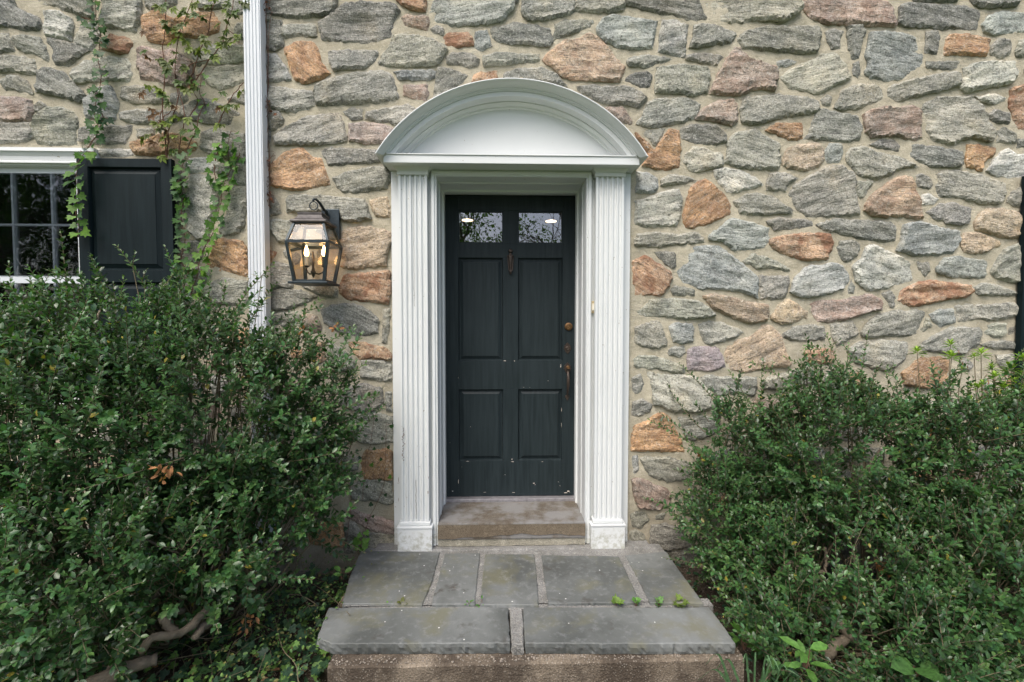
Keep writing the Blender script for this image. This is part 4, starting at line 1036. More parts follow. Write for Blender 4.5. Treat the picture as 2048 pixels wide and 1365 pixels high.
# ------------------------------------------------------------------ shutters
def shutter(px0, px1, py0, ysh, splits, right_open=None, lab=''):
    sh = bpy.data.objects.new('shutter', None); COL.objects.link(sh); sh.parent = house; sh['label'] = lab
    x0 = P(px0 - 4 if not right_open else px0, py0, ysh).x; x1 = px1 if right_open else P(px1, py0, ysh).x
    zt = zof(py0, ysh, (px0)); zb = zof(785, ysh, 250); st = 0.062
    q = MB(); 
    for a, b in ((x0, x0 + st), (x1 - st, x1)): MB().box(a, b, ysh, ysh + 0.033, zb, zt, 0.002).build('shutter_stile', M_SHUT, sh)
    zs = [zt - 0.05, zof(splits[0], ysh, 250), zof(splits[1], ysh, 250), zb + 0.08]
    for a, b in ((zs[0], zt), (zs[2], zs[1]), (zb, zs[3])): MB().box(x0 + st, x1 - st, ysh + 0.0008, ysh + 0.033, a, b, 0.002).build('shutter_rail', M_SHUT, sh)
    raised_panel(x0 + st, x1 - st, zs[1], zs[0], ysh + 0.001, M_SHUT, sh, 0.007, 0.018, 0.03, 0.005)
    raised_panel(x0 + st, x1 - st, zs[3], zs[2], ysh + 0.001, M_SHUT, sh, 0.007, 0.018, 0.03, 0.005)
    return sh
shutter(156, 342, 316, -0.07, (541, 565), None, 'near-black shutter beside the window, ivy along its edges')
shutter(2055, P(2055, 330, -0.05).x + 0.46, 350, -0.05, (541, 565), True, 'near-black shutter at the far end of the stone wall')

# ------------------------------------------------------------------ downspout
ds = thing('downspout', 'white corrugated metal downspout running down the stone wall', 'downspout', (xof(510, -.08), -0.05, 0))
xa, xb = P(491, 300, -0.10).x, P(525, 300, -0.10).x; yb = -0.035; yf = -0.10
prof = [(xa, yb), (xa, yf + 0.003)]
nr = 5; wv = (xb - xa) / nr
for i in range(nr):
    u = xa + i * wv; prof += [(u + wv * .12, yf), (u + wv * .62, yf), (u + wv * .74, yf + 0.0045), (u + wv * .88, yf + 0.0045)]
prof += [(xb, yf + 0.003), (xb, yb)]
MB().prism(prof, 'z', -0.02, 3.9).build('pipe', M_WHITE2, ds)
xm = (xa + xb) / 2; m = MB(); L = []
pts = [(xm, -0.068, -0.0), (xm, -0.072, -0.05), (xm - 0.01, -0.12, -0.11), (xm - 0.10, -0.22, -0.155), (xm - 0.26, -0.40, -0.19)]
m.tube(pts, 0.046, 8, False); m.build('elbow', M_WHITE2, ds)
for zz_ in (1.0,):
    MB().box(xa - 0.004, xb + 0.004, yf - 0.0015, yb, zz_, zz_ + 0.03).build('strap', M_WHITE2, ds)

# ------------------------------------------------------------------ wall lantern
LX = -1.132
def lz(py, Y): return P(632, py, Y).z
lan = thing('wall_lantern', 'dark metal carriage lantern with two lit candle bulbs hanging beside the door', 'lantern', (LX, -0.02, lz(470, -.02)))
zb, zt, zr = lz(563, -0.25), lz(483, -0.275), lz(446, -0.24)
FB = [(-0.080, -0.250), (0.082, -0.250), (0.082, -0.095), (-0.082, -0.095)]
FT = [(-0.108, -0.278), (0.116, -0.278), (0.116, -0.066), (-0.108, -0.066)]
FR = [(-0.080, -0.243), (0.080, -0.243), (0.080, -0.101), (-0.080, -0.101)]
def pt(f, z, k): return Vector((LX + f[k][0], f[k][1], z))
m = MB()
for k in range(4):
    k2 = (k + 1) % 4
    m.bar(pt(FB, zb, k), pt(FT, zt, k), 0.016); m.bar(pt(FT, zt, k), pt(FR, zr, k), 0.013)
    m.bar(pt(FB, zb + .004, k), pt(FB, zb + .004, k2), 0.012); m.bar(pt(FT, zt, k), pt(FT, zt, k2), 0.016, 0.014); m.bar(pt(FR, zr, k), pt(FR, zr, k2), 0.010)
m.build('cage', M_IRON, lan)
for k in range(4):
    k2 = (k + 1) % 4
    for (fa, za, fb, zb2) in ((FB, zb, FT, zt), (FT, zt, FR, zr)):
        a, b, c, d = pt(fa, za, k), pt(fa, za, k2), pt(fb, zb2, k2), pt(fb, zb2, k)
        me = bpy.data.meshes.new('glass_pane'); me.from_pydata([a, b, c, d], [], [(0, 1, 2, 3)]); link('glass_pane', me, M_LGLASS, lan)
# roof cap: square lathe
zc0 = zr + 0.002; h = lz(425, -0.22) - zc0
rr = [(1.22, 0.0), (1.24, 0.10), (1.20, 0.22), (0.98, 0.36), (0.86, 0.55), (0.80, 0.78), (0.84, 0.80), (0.84, 0.98), (0.45, 1.0), (0.1, 1.05)]
vs = []; fs = []
for f, t_ in rr:
    for k in range(4): vs.append((LX + FR[k][0] * f, -0.172 + (FR[k][1] + 0.172) * f, zc0 + h * t_))
for i in range(len(rr) - 1):
    for k in range(4): fs.append((i * 4 + k, i * 4 + (k + 1) % 4, (i + 1) * 4 + (k + 1) % 4, (i + 1) * 4 + k))
fs += [(0, 1, 2, 3), tuple(len(vs) - 4 + k for k in range(4))]
MB().add(vs, fs).build('roof_cap', M_COPPER, lan)
MB().box(LX - 0.108, LX + 0.108, -0.274, -0.072, zb - 0.014, zb - 0.001, 0.003).build('base_plate', M_IRON, lan)
# bracket
zp0, zp1 = P(660, 480, -0.02).z, P(660, 420, -0.02).z
bxm = LX + 0.045
MB().box(bxm - 0.052, bxm + 0.052, -0.040, -0.012, zp0, zp1, 0.004).build('wall_plate', M_IRON, lan)
top = lz(397, -0.17)
pts = [(LX + 0.03, -0.04, zp1 - 0.07), (LX + 0.03, -0.065, zp1 - 0.02), (LX + 0.025, -0.085, top - 0.045), (LX + 0.015, -0.115, top - 0.015), (LX + 0.005, -0.15, top), (LX, -0.175, top - 0.008), (LX, -0.18, top - 0.018)]
MB().tube(pts, [0.010, 0.010, 0.0095, 0.0085, 0.007, 0.006, 0.005], 8).build('bracket_arm', M_IRON, lan, smooth=True)
rc = Vector((LX, -0.172, lz(412, -0.172))); pts = [rc + Vector((math.cos(a) * 0.023, 0, math.sin(a) * 0.023)) for a in [2 * math.pi * i / 20 for i in range(21)]]
MB().tube(pts, 0.0032, 6, False).build('hanging_ring', M_IRON, lan, smooth=True)
# candelabra
yc = -0.172; hub = Vector((LX - 0.008, yc, lz(546, yc)))
m = MB(); m.lathe([(0.002, -0.028), (0.007, -0.018), (0.012, -0.006), (0.016, 0.004), (0.010, 0.012), (0.006, 0.03), (0.004, 0.12)], hub, 'z', 10)
bulbs = [P(613, 500, yc), P(648, 500, yc)]
for b in bulbs:
    zc = lz(533, yc)
    pts = [hub, hub + Vector(((b.x - hub.x) * .5, 0, -0.008)), Vector((b.x - (b.x - hub.x) * .12, yc, hub.z + 0.002)), Vector((b.x, yc, hub.z + 0.018)), Vector((b.x, yc, zc))]
    m.tube(pts, 0.0045, 8); m.lathe([(0.005, -0.008), (0.016, 0.0), (0.016, 0.003)], (b.x, yc, zc), 'z', 12)
m.build('candle_arms', M_BRONZE, lan, smooth=True)
for b, mt in zip(bulbs, (M_IVORY, M_COPPER)):
    zc = lz(533, yc); z2 = lz(513, yc)
    MB().lathe([(0.0115, 0.003), (0.0115, z2 - zc)], (b.x, yc, zc), 'z', 12).build('candle_sleeve', mt, lan, smooth=False)
    hh = lz(491, yc) - z2
    MB().lathe([(0.007, 0.0), (0.0115, 0.16 * hh), (0.0125, 0.33 * hh), (0.010, 0.58 * hh), (0.005, 0.82 * hh), (0.0012, hh)], (b.x, yc, z2), 'z', 14).build('bulb', M_BULB, lan, smooth=True)

# ------------------------------------------------------------------ the stoop
stoop = thing('stone_stoop', 'two-course bluestone stoop on a stained concrete base below the door', 'stoop', (0, -0.5, 0))
# brownstone door step
TZ = ZT - 0.019; RY = -0.08
rng = np.random.default_rng(4)
m = MB(); m.box(-0.452, 0.452, RY + .004, 0.29, 0.06, TZ, 0.008); m.build('door_tread', M_TREAD, stoop)
# riser face: smooth brown upper band broken off along a ragged line, rough cement under it
def ragged(z_of, y, mat, name, ztop, zbot_of, depth=0.004, N=60, hw=0.4515):
    vs = []; 
    for i in range(N + 1):
        x = -hw + 2 * hw * i / N; zbt = zbot_of(x); zz1 = ztop(x)
        vs += [(x, y, zz1), (x, y, zbt), (x, y + depth + .01, zbt - 0.003), (x, y + depth + .01, zz1)]
    fs = []
    for i in range(N):
        for k in range(3): fs.append((i * 4 + k, i * 4 + 4 + k, i * 4 + 5 + k, i * 4 + 1 + k))
    fs += [(0, 1, 2, 3), (N * 4, N * 4 + 3, N * 4 + 2, N * 4 + 1)]
    return MB().add(vs, fs).build(name, mat, stoop)
rag = lambda x: 0.078 + 0.012 * math.sin(x * 5 + 1) + 0.012 * noise.noise(Vector((x * 9, 1, 0))) + 0.004 * noise.noise(Vector((x * 45, 1, 0)))
ragged(None, RY, M_RISER, 'riser_band', lambda x: TZ - 0.008, rag)
ragged(None, RY + 0.012, M_PEB, 'rough_cement', lambda x: 0.09, lambda x: 0.016 + 0.004 * noise.noise(Vector((x * 12, 5, 0))))
ragged(None, RY + 0.005, M_JOINT, 'mortar_fillet', lambda x: 0.008 + 0.008 * noise.noise(Vector((x * 8, 8, 0))) + 0.010 * abs(x), lambda x: -0.012, 0.02)
# mortar skirt along the foot of the wall
vs = []; N = 80
for i in range(N + 1):
    x = -0.83 + 1.68 * i / N; w_ = -0.012 + 0.008 * noise.noise(Vector((x * 10, 3, 1))); vs += [(x, -0.0, 0.014), (x, -0.108 - w_, 0.0125), (x, -0.125 - w_, -0.01)]
fs = [(i * 3 + k, i * 3 + 3 + k, i * 3 + 4 + k, i * 3 + 1 + k) for i in range(N) for k in range(2)]
MB().add(vs, fs).build('mortar_skirt', M_JOINT, stoop)
# slabs
def slab(pxs, ztop, th, mat, name='paving_slab', seed=1, rough=0.003):
    rg = np.random.default_rng(seed); W = np.array([tuple(PZ(a, b, ztop))[:2] for a, b in pxs])
    c0 = W.mean(0); pts = roughen(W, rg, rough * .4, 0.014); pts = pts if True else W
    s2 = np.sum(pts[:, 0] * np.roll(pts[:, 1], -1) - pts[:, 1] * np.roll(pts[:, 0], -1))
    if s2 < 0: pts = pts[::-1]
    n = len(pts); nn = np.roll(pts, -1, 0) - np.roll(pts, 1, 0); nn = np.stack([nn[:, 1], -nn[:, 0]], 1) / np.linalg.norm(nn, axis=1)[:, None]
    vs = []
    inner = pts - nn * 0.006
    lay = [(inner, ztop)] + [(pts - nn * 0.0015, ztop - 0.003)] + [(pts + nn * rg.normal(0, 0.0018, n)[:, None], ztop - th * .35), (pts + nn * (rg.normal(-.002, 0.0028, n)[:, None]), ztop - th * .7), (pts - nn * 0.006, ztop - th)]
    for k, (q, z) in enumerate(lay):
        for x, y in q: vs.append((x - c0[0], y - c0[1], z + (0.0012 * noise.noise(Vector((x * 5, y * 5, 1))) if k == 0 else 0)))
    fs = [tuple(range(n))]
    for k in range(len(lay) - 1):
        for i in range(n): fs.append((k * n + i, (k + 1) * n + i, (k + 1) * n + (i + 1) % n, k * n + (i + 1) % n))
    fs.append(tuple(range(len(vs) - 1, len(vs) - n - 1, -1)))
    me = bpy.data.meshes.new(name); me.from_pydata(vs, [], fs); me.materials.append(mat)
    o = bpy.data.objects.new(name, me); COL.objects.link(o); o.parent = stoop; o.matrix_parent_inverse = stoop.matrix_basis.inverted(); o.location = (c0[0], c0[1], 0)
    return o
U = 0.012
slab([(722, 1101), (880, 1104), (866, 1160), (845, 1209), (684, 1208), (700, 1150)], U, 0.045, M_BLUE, seed=1)
slab([(889, 1106), (961, 1106), (956, 1150), (950, 1209), (862, 1209), (878, 1150)], U, 0.045, M_BLUE, seed=2)
slab([(970, 1108), (1069, 1108), (1074, 1150), (1078, 1210), (960, 1210), (965, 1150)], U, 0.045, M_BLUE, seed=3)
slab([(1082, 1110), (1238, 1112), (1256, 1150), (1282, 1205), (1096, 1207), (1087, 1150)], U, 0.045, M_BLUE, seed=4)
slab([(1250, 1110), (1333, 1103), (1366, 1150), (1408, 1207), (1300, 1206), (1272, 1150)], U, 0.045, M_BLUE, seed=5)
slab([(657, 1215), (1017, 1214), (1018, 1240), (1021, 1287), (664, 1288), (634, 1275)], 0.0, 0.05, M_BLUE, seed=6, rough=0.004)
slab([(1046, 1214), (1419, 1214), (1445, 1248), (1472, 1287), (1300, 1288), (1049, 1287)], 0.0, 0.05, M_BLUE, seed=7, rough=0.004)
slab([(1019, 1214), (1044, 1214), (1047, 1250), (1047.5, 1289), (1022.5, 1289), (1020, 1250)], -0.002, 0.052, M_JOINT, 'slab_joint', seed=8, rough=0.002)
# bedding mortar that fills the joints, then the concrete base
c = [PZ(a, b, 0.0) for a, b in ((723, 1104), (1333, 1105), (1405, 1207), (688, 1207))]
m = MB(); yb_ = -0.05; yf_ = PZ(1020, 1209, 0).y; y3 = PZ(1020, 1287, 0).y
N = 40; vs = []
for j in range(N + 1):
    for i in range(N + 1):
        v = i / N; u = j / N; x = -0.9 * 1 + 0; 
        xa_ = c[0].x + (c[3].x - c[0].x) * u + 0.012; xb_ = c[1].x + (c[2].x - c[1].x) * u - 0.012
        x = xa_ + (xb_ - xa_) * v; y = yb_ + (yf_ - 0.002 - yb_) * u
        vs.append((x, y, 0.0045 + 0.005 * noise.noise(Vector((x * 30, y * 30, 3)))))
fs = [(j * (N + 1) + i, j * (N + 1) + i + 1, (j + 1) * (N + 1) + i + 1, (j + 1) * (N + 1) + i) for j in range(N) for i in range(N)]
MB().add(vs, fs).build('bedding_mortar', M_JOINT, stoop, smooth=True)
xl_, xr_ = PZ(676, 1290, -0.05).x, PZ(1470, 1290, -0.05).x
MB().box(c[0].x + 0.02, c[1].x - 0.02, yf_ + .02, -0.01, GZ - 0.1, -0.038).build('rubble_core', M_BASE, stoop)
MB().box(xl_ - .02, xr_ + .0, PZ(1020, 1218, 0).y, PZ(1020, 1203, 0).y, -0.045, -0.0025).build('seam_mortar', M_JOINT, stoop)
# base block, its top ledge standing proud with loose pebbles set in it
vs = []; N = 70; yF = y3 - 0.045; fs = []
for i in range(N + 1):
    x = xl_ + (xr_ - xl_) * i / N; e = 0.004 * noise.noise(Vector((x * 14, 2, 2)))
    for (y, z) in ((yf_ + .03, -0.0515), (y3 + 0.01, -0.0525), (yF + 0.010, -0.0545 + e), (yF + e, -0.062 + e), (yF, -0.12), (yF + 0.004, GZ - 0.1)): vs.append((x, y + 0.002 * noise.noise(Vector((x * 40, y * 50, z * 40))), z))
for i in range(N):
    for k in range(5): fs.append((i * 6 + k, i * 6 + 6 + k, i * 6 + 7 + k, i * 6 + 1 + k))
fs += [tuple(range(6)), tuple(range(N * 6 + 5, N * 6 - 1, -1))]
MB().add(vs, fs).build('concrete_base', M_BASE, stoop)
rg = random.Random(8); m = MB()
for k in range(300):
    x = rg.uniform(xl_, xr_); y = rg.uniform(yF + 0.006, y3 + 0.006); r = rg.uniform(0.0018, 0.0048)
    m.lathe([(r * .5, -r * .4), (r, 0), (r * .8, r * .5), (r * .2, r * .7)], (x, y, -0.0525), 'z', 5, rg.uniform(.7, 1.4), 1)
m.build('pebbles', mat_simple('pale_pebble', (0.22, 0.19, 0.155), 0.8, var=0.6, sc=60), stoop, kind='stuff')
# ------------------------------------------------------------------ leaves
T_LEAF = (np.array([(0, 0, 0), (-.40, .30, .10), (0, .28, 0), (.40, .30, .10), (-.42, .68, .06), (0, .66, .02), (.42, .68, .06), (0, 1, -.06)]),
          [(0, 3, 2), (0, 2, 1), (2, 3, 6, 5), (1, 2, 5, 4), (5, 6, 7), (4, 5, 7)])
T_CARD = (np.array([(0, 0, 0), (-.5, .5, .08), (0, 1, 0), (.5, .5, .08)]), [(0, 3, 2, 1)])
T_BLADE = (np.array([(-.5, 0, 0), (.5, 0, 0), (-.42, .45, .02), (.42, .45, .02), (0, 1, -.05)]), [(0, 1, 3, 2), (2, 3, 4)])
T_IVY = (np.array([(0, 0, 0), (-.30, -.12, .02), (-.55, .12, .03), (-.34, .34, .0), (-.42, .62, .03), (-.16, .60, .0), (0, 1.0, -.08), (.16, .60, 0), (.42, .62, .03), (.34, .34, 0), (.55, .12, .03), (.30, -.12, .02), (0, .34, -.05)]),
         [(12, b, a) for a, b in zip([0, 1, 2, 3, 4, 5, 6, 7, 8, 9, 10, 11], [1, 2, 3, 4, 5, 6, 7, 8, 9, 10, 11, 0])])
def unit(a): return a / np.maximum(np.linalg.norm(a, axis=-1, keepdims=True), 1e-9)
def leaves_mesh(name, tpl, pos, d, nrm, L, Wd, col):
    V, F = tpl; N = len(pos); d = unit(d); x = unit(np.cross(d, nrm)); z = np.cross(x, d)
    v = pos[:, None, :] + x[:, None, :] * (V[None, :, 0:1] * Wd[:, None, None]) + d[:, None, :] * (V[None, :, 1:2] * L[:, None, None]) + z[:, None, :] * (V[None, :, 2:3] * L[:, None, None])
    k = len(V); me = bpy.data.meshes.new(name); me.vertices.add(N * k); me.vertices.foreach_set('co', v.reshape(-1))
    lens = np.array([len(f) for f in F]); flat = np.concatenate([np.array(f) for f in F])
    idx = (flat[None, :] + (np.arange(N) * k)[:, None]).ravel()
    me.loops.add(len(idx)); me.loops.foreach_set('vertex_index', idx.astype(np.int32))
    tot = np.tile(lens, N); st = np.concatenate([[0], np.cumsum(tot)[:-1]])
    me.polygons.add(len(tot)); me.polygons.foreach_set('loop_start', st.astype(np.int32)); me.polygons.foreach_set('loop_total', tot.astype(np.int32))
    me.polygons.foreach_set('use_smooth', np.ones(len(tot), bool))
    at = me.color_attributes.new('col', 'FLOAT_COLOR', 'POINT'); c = np.ones((N, k, 4)); c[:, :, :3] = col[:, None, :]; at.data.foreach_set('color', c.reshape(-1))
    me.update(); me.validate(); return me
def tubes_mesh(name, chains, seg=4):
    "chains: list of (pts (n,3), radii (n,))"
    vs = []; fs = []; off = 0
    for pts, rad in chains:
        pts = np.asarray(pts, float); n = len(pts); t = unit(np.gradient(pts, axis=0)); a = unit(np.cross(t, np.array([0.31, 0.22, 0.92]))); b = np.cross(t, a)
        an = 2 * np.pi * np.arange(seg) / seg; rad = np.asarray(rad, float)
        ring = pts[:, None, :] + rad[:, None, None] * (a[:, None, :] * np.cos(an)[None, :, None] + b[:, None, :] * np.sin(an)[None, :, None])
        vs.append(ring.reshape(-1, 3)); i = np.arange(n - 1)[:, None] * seg; k = np.arange(seg)[None, :]; k2 = (k + 1) % seg
        fs.append(np.stack([i + k, i + k2, i + seg + k2, i + seg + k], -1).reshape(-1, 4) + off); off += n * seg
    vs = np.concatenate(vs); fs = np.concatenate(fs); me = bpy.data.meshes.new(name)
    me.vertices.add(len(vs)); me.vertices.foreach_set('co', vs.reshape(-1)); me.loops.add(fs.size); me.loops.foreach_set('vertex_index', fs.reshape(-1).astype(np.int32))
    me.polygons.add(len(fs)); me.polygons.foreach_set('loop_start', (np.arange(len(fs)) * 4).astype(np.int32)); me.polygons.foreach_set('loop_total', np.full(len(fs), 4, np.int32))
    me.polygons.foreach_set('use_smooth', np.ones(len(fs), bool)); me.update(); me.validate(); return me
def project(p):
    p = np.asarray(p); q = p - np.array(CAM); f = q @ np.array(_F); f = np.where(f < 0.05, 0.05, f)
    return np.stack([1024 + FPX * (q @ np.array(_R)) / f, 682.5 - FPX * (q @ np.array(_U)) / f], -1)
def path(pts, n=12):
    "smooth path through 3D points"
    pts = np.array([tuple(p) for p in pts], float); m = len(pts); s = np.linspace(0, m - 1, n); out = []
    for t in s:
        i = min(int(t), m - 2); u = t - i; p0 = pts[max(i - 1, 0)]; p1 = pts[i]; p2 = pts[i + 1]; p3 = pts[min(i + 2, m - 1)]
        out.append(0.5 * ((2 * p1) + (-p0 + p2) * u + (2 * p0 - 5 * p1 + 4 * p2 - p3) * u * u + (-p0 + 3 * p1 - 3 * p2 + p3) * u ** 3))
    return np.array(out)

def shrub(name, label, blobs, sil, nsh, sprays, limbs, dry, seed, leafL, base, gaps=(), tint=1.0):
    rng = np.random.default_rng(seed)
    th = thing(name, label, 'shrub', base)
    sil = np.array(sil, float); wts = np.array([b[2][0] * b[2][2] for b in blobs]); wts = wts / wts.sum()
    chains = []; LP = []; LD = []; LN = []; LL = []; LC = []
    def add_shoot(P0, d0, ln, lsz, young):
        n = 7; s = np.linspace(0, 1, n); side = unit(np.cross(d0, rng.normal(size=3))); bend = rng.normal(0, .12); sag = rng.uniform(-0.02, 0.10)
        pts = P0 + d0 * (s * ln)[:, None] + side * (bend * ln * s ** 2)[:, None] + np.array([0, 0, 1]) * (sag * ln * s ** 2)[:, None]
        if (pts[:, 1] > -0.03).any(): pts[:, 1] = np.minimum(pts[:, 1], -0.03)
        chains.append((pts, np.linspace(0.0022, 0.0008, n) * (1.3 if ln > .3 else 1)))
        k = max(5, int(ln / 0.0105)); t = np.linspace(0.12, 1.0, k) ; t = t + rng.normal(0, .012, k); t = np.clip(t, 0, 1)
        pos = np.stack([np.interp(t, s, pts[:, j]) for j in range(3)], 1)
        phi = np.arange(k) * 2.4 + rng.uniform(0, 6.28); a = side; b = unit(np.cross(d0, side))
        out = a[None] * np.cos(phi)[:, None] + b[None] * np.sin(phi)[:, None]
        fwd = 0.55 + 0.5 * t ** 3
        d = unit(d0[None] * fwd[:, None] + out * 0.95 + np.array([0, 0, .10]) + np.array([0, -.12, 0]) + rng.normal(0, .12, (k, 3)))
        up = np.array([0, -.28, 1.0]) + rng.normal(0, .30, (k, 3)); nr = up * 1.0 + d0[None] * 0.7
        sz = lsz * (0.72 + 0.45 * np.sin(np.pi * np.clip(t * .8 + .15, 0, 1))) * rng.uniform(.8, 1.15, k); sz = np.where(t > .93, sz * .62, sz)
        g = np.array([0.044, 0.106, 0.032]) * rng.uniform(.55, 1.5) * rng.uniform(.8, 1.25, (k, 1)) * np.stack([rng.uniform(.85, 1.25, k), np.ones(k), rng.uniform(.85, 1.2, k)], 1)
        yg = np.array([0.13, 0.20, 0.045]); w_ = np.clip((t - 0.82) * 4, 0, 1) * young * 1.3 * rng.uniform(0, 1, k); g = g * (1 - w_[:, None]) + yg * w_[:, None]
        od = rng.random(k) < 0.006; g[od] = np.array([0.30, 0.26, 0.05])
        LP.append(pos); LD.append(d); LN.append(nr); LL.append(sz); LC.append(g * tint)
    cnt = 0; tries = 0
    bc = [np.array(P(b[0][0], b[0][1], b[1])) for b in blobs]; rr = [np.array(b[2]) for b in blobs]
    while cnt < nsh and tries < nsh * 14:
        tries += 1; i = rng.choice(len(blobs), p=wts); u = unit(rng.normal(size=3)); 
        if u[1] > 0.35: continue
        q = rng.uniform(0.72, 1.0) if rng.random() < .75 else rng.uniform(0.4, 0.8)
        p0 = bc[i] + u * rr[i] * q
        if p0[1] > -0.08 or p0[2] < GZ + 0.03: continue
        inside = False
        for j in range(len(blobs)):
            if j != i and (((p0 - bc[j]) / rr[j]) ** 2).sum() < 0.36: inside = True
        if inside and rng.random() < .8: continue
        nrm = unit(u / rr[i]); d0 = unit(nrm * 0.8 + np.array([0, 0, .55]) + rng.normal(0, .38, 3)); long_ = rng.random() < .10; ln = rng.uniform(0.07, 0.19) * (1.9 if long_ else 1)
        pp = project(np.array([p0, p0 + d0 * ln * .8]))
        if not (in_poly(pp[:1], sil).all() if long_ else in_poly(pp, sil).all()): continue
        skip = False
        for (gx, gy, gr, gp) in gaps:
            if abs(pp[0, 0] - gx) < gr and abs(pp[0, 1] - gy) < gr * .8 and rng.random() < gp: skip = True
        if skip: continue
        add_shoot(p0, d0, ln, leafL * rng.uniform(.85, 1.15), 0.45 if p0[2] > .3 else 0.8); cnt += 1
    for sp, Y0, Y1 in sprays:
        pts = path([P(a, b, Y0 + (Y1 - Y0) * i / (len(sp) - 1)) for i, (a, b) in enumerate(sp)], 14)
        seg = np.linalg.norm(np.diff(pts, axis=0), axis=1); chains.append((pts, np.linspace(0.0032, 0.0009, len(pts))))
        tot = seg.sum(); m = int(tot / 0.011); cum = np.concatenate([[0], np.cumsum(seg)]) / tot
        t = np.linspace(0.05, 1, m); pos = np.stack([np.interp(t, cum, pts[:, j]) for j in range(3)], 1); dd = unit(np.gradient(pos, axis=0)); phi = np.arange(m) * 2.4
        a = unit(np.cross(dd, np.array([0, 1.0, .1]))); b = np.cross(dd, a); out = a * np.cos(phi)[:, None] + b * np.sin(phi)[:, None] * .7
        LP.append(pos); LD.append(unit(dd * .75 + out * .8 + np.array([0, -.1, .1]))); LN.append(np.array([0, -.5, 1.0]) + rng.normal(0, .3, (m, 3)) + dd * .4)
        LL.append(leafL * (1.15 - 0.4 * t) * rng.uniform(.8, 1.15, m)); g = np.array([0.084, 0.165, 0.052]) * rng.uniform(.75, 1.3, (m, 1)); w_ = (t ** 4)[:, None] * .6; LC.append(g * (1 - w_) + np.array([.11, .17, .04]) * w_)
        # side twiglets on the longer sprays
        for q in range(int(m / 9)):
            i = rng.integers(2, m - 3); dn = unit(dd[i] * .7 + (a[i] * rng.choice([-1, 1]) + np.array([0, -.2, .2])) * .8); add_shoot(pos[i], dn, rng.uniform(.04, .09), leafL * .8, .5)
    pos = np.concatenate(LP); d = np.concatenate(LD); nr = np.concatenate(LN); L = np.concatenate(LL); c = np.concatenate(LC)
    ok = (pos[:, 1] < -0.02) & (pos[:, 2] > GZ); pos, d, nr, L, c = pos[ok], d[ok], nr[ok], L[ok], c[ok]
    link('foliage', leaves_mesh('foliage', T_LEAF, pos, d, nr, L, L * rng.uniform(.50, .62, len(L)), c), M_LEAF, th, kind='stuff')
    # inner structure: limbs fork from the stems at the ground to the shoots
    roots = [np.array(r) for r in limbs['roots']]; pick = rng.choice(len(chains), min(len(chains), limbs['n']), replace=False); inner = []
    for i in pick:
        e = chains[i][0][0]; r0 = roots[np.argmin([abs(e[0] - r[0]) + rng.uniform(0, .3) for r in roots])]
        mid = r0 * .45 + e * .55 + rng.normal(0, .05, 3); mid[2] = r0[2] * .6 + e[2] * .4; q1 = r0 * .8 + mid * .2 + rng.normal(0, .03, 3)
        pts = path([r0, q1, mid, e], 12); pts[1:-1] += rng.normal(0, .006, (10, 3)); pts[:, 1] = np.minimum(pts[:, 1], -0.04)
        inner.append((pts, np.linspace(rng.uniform(0.006, .012), 0.002, 12)))
    link('twigs', tubes_mesh('twigs', chains + inner, 4), M_TWIG, th, kind='stuff')
    for pts, r0, r1 in limbs['bare']:
        q = path([P(a, b, y) for a, b, y in pts], 14); q[1:-1] += rng.normal(0, .002, (12, 3)); rad = np.linspace(r0, r1, 14) * rng.uniform(.9, 1.12, 14)
        MB().tube(q, list(rad), 9).build('branch', M_BARK, th, smooth=True)
    if dry:
        pos = []; 
        for (px, py, y, k) in dry:
            c0 = np.array(P(px, py, y))
            for _ in range(k): pos.append(c0 + rng.normal(0, .012, 3))
        pos = np.array(pos); m = len(pos); dd = rng.normal(size=(m, 3)); dd[:, 1] = -abs(dd[:, 1]) * .4
        col = np.array([.33, .16, .07]) * rng.uniform(.6, 1.3, (m, 1))
        link('dry_leaves', leaves_mesh('dry_leaves', T_LEAF, pos, dd, rng.normal(size=(m, 3)) + np.array([0, -1, 0]), rng.uniform(.022, .036, m), rng.uniform(.012, .018, m), col), M_DRY, th, kind='stuff')
    print(name, 'leaves', len(L), 'shoots', cnt); return th

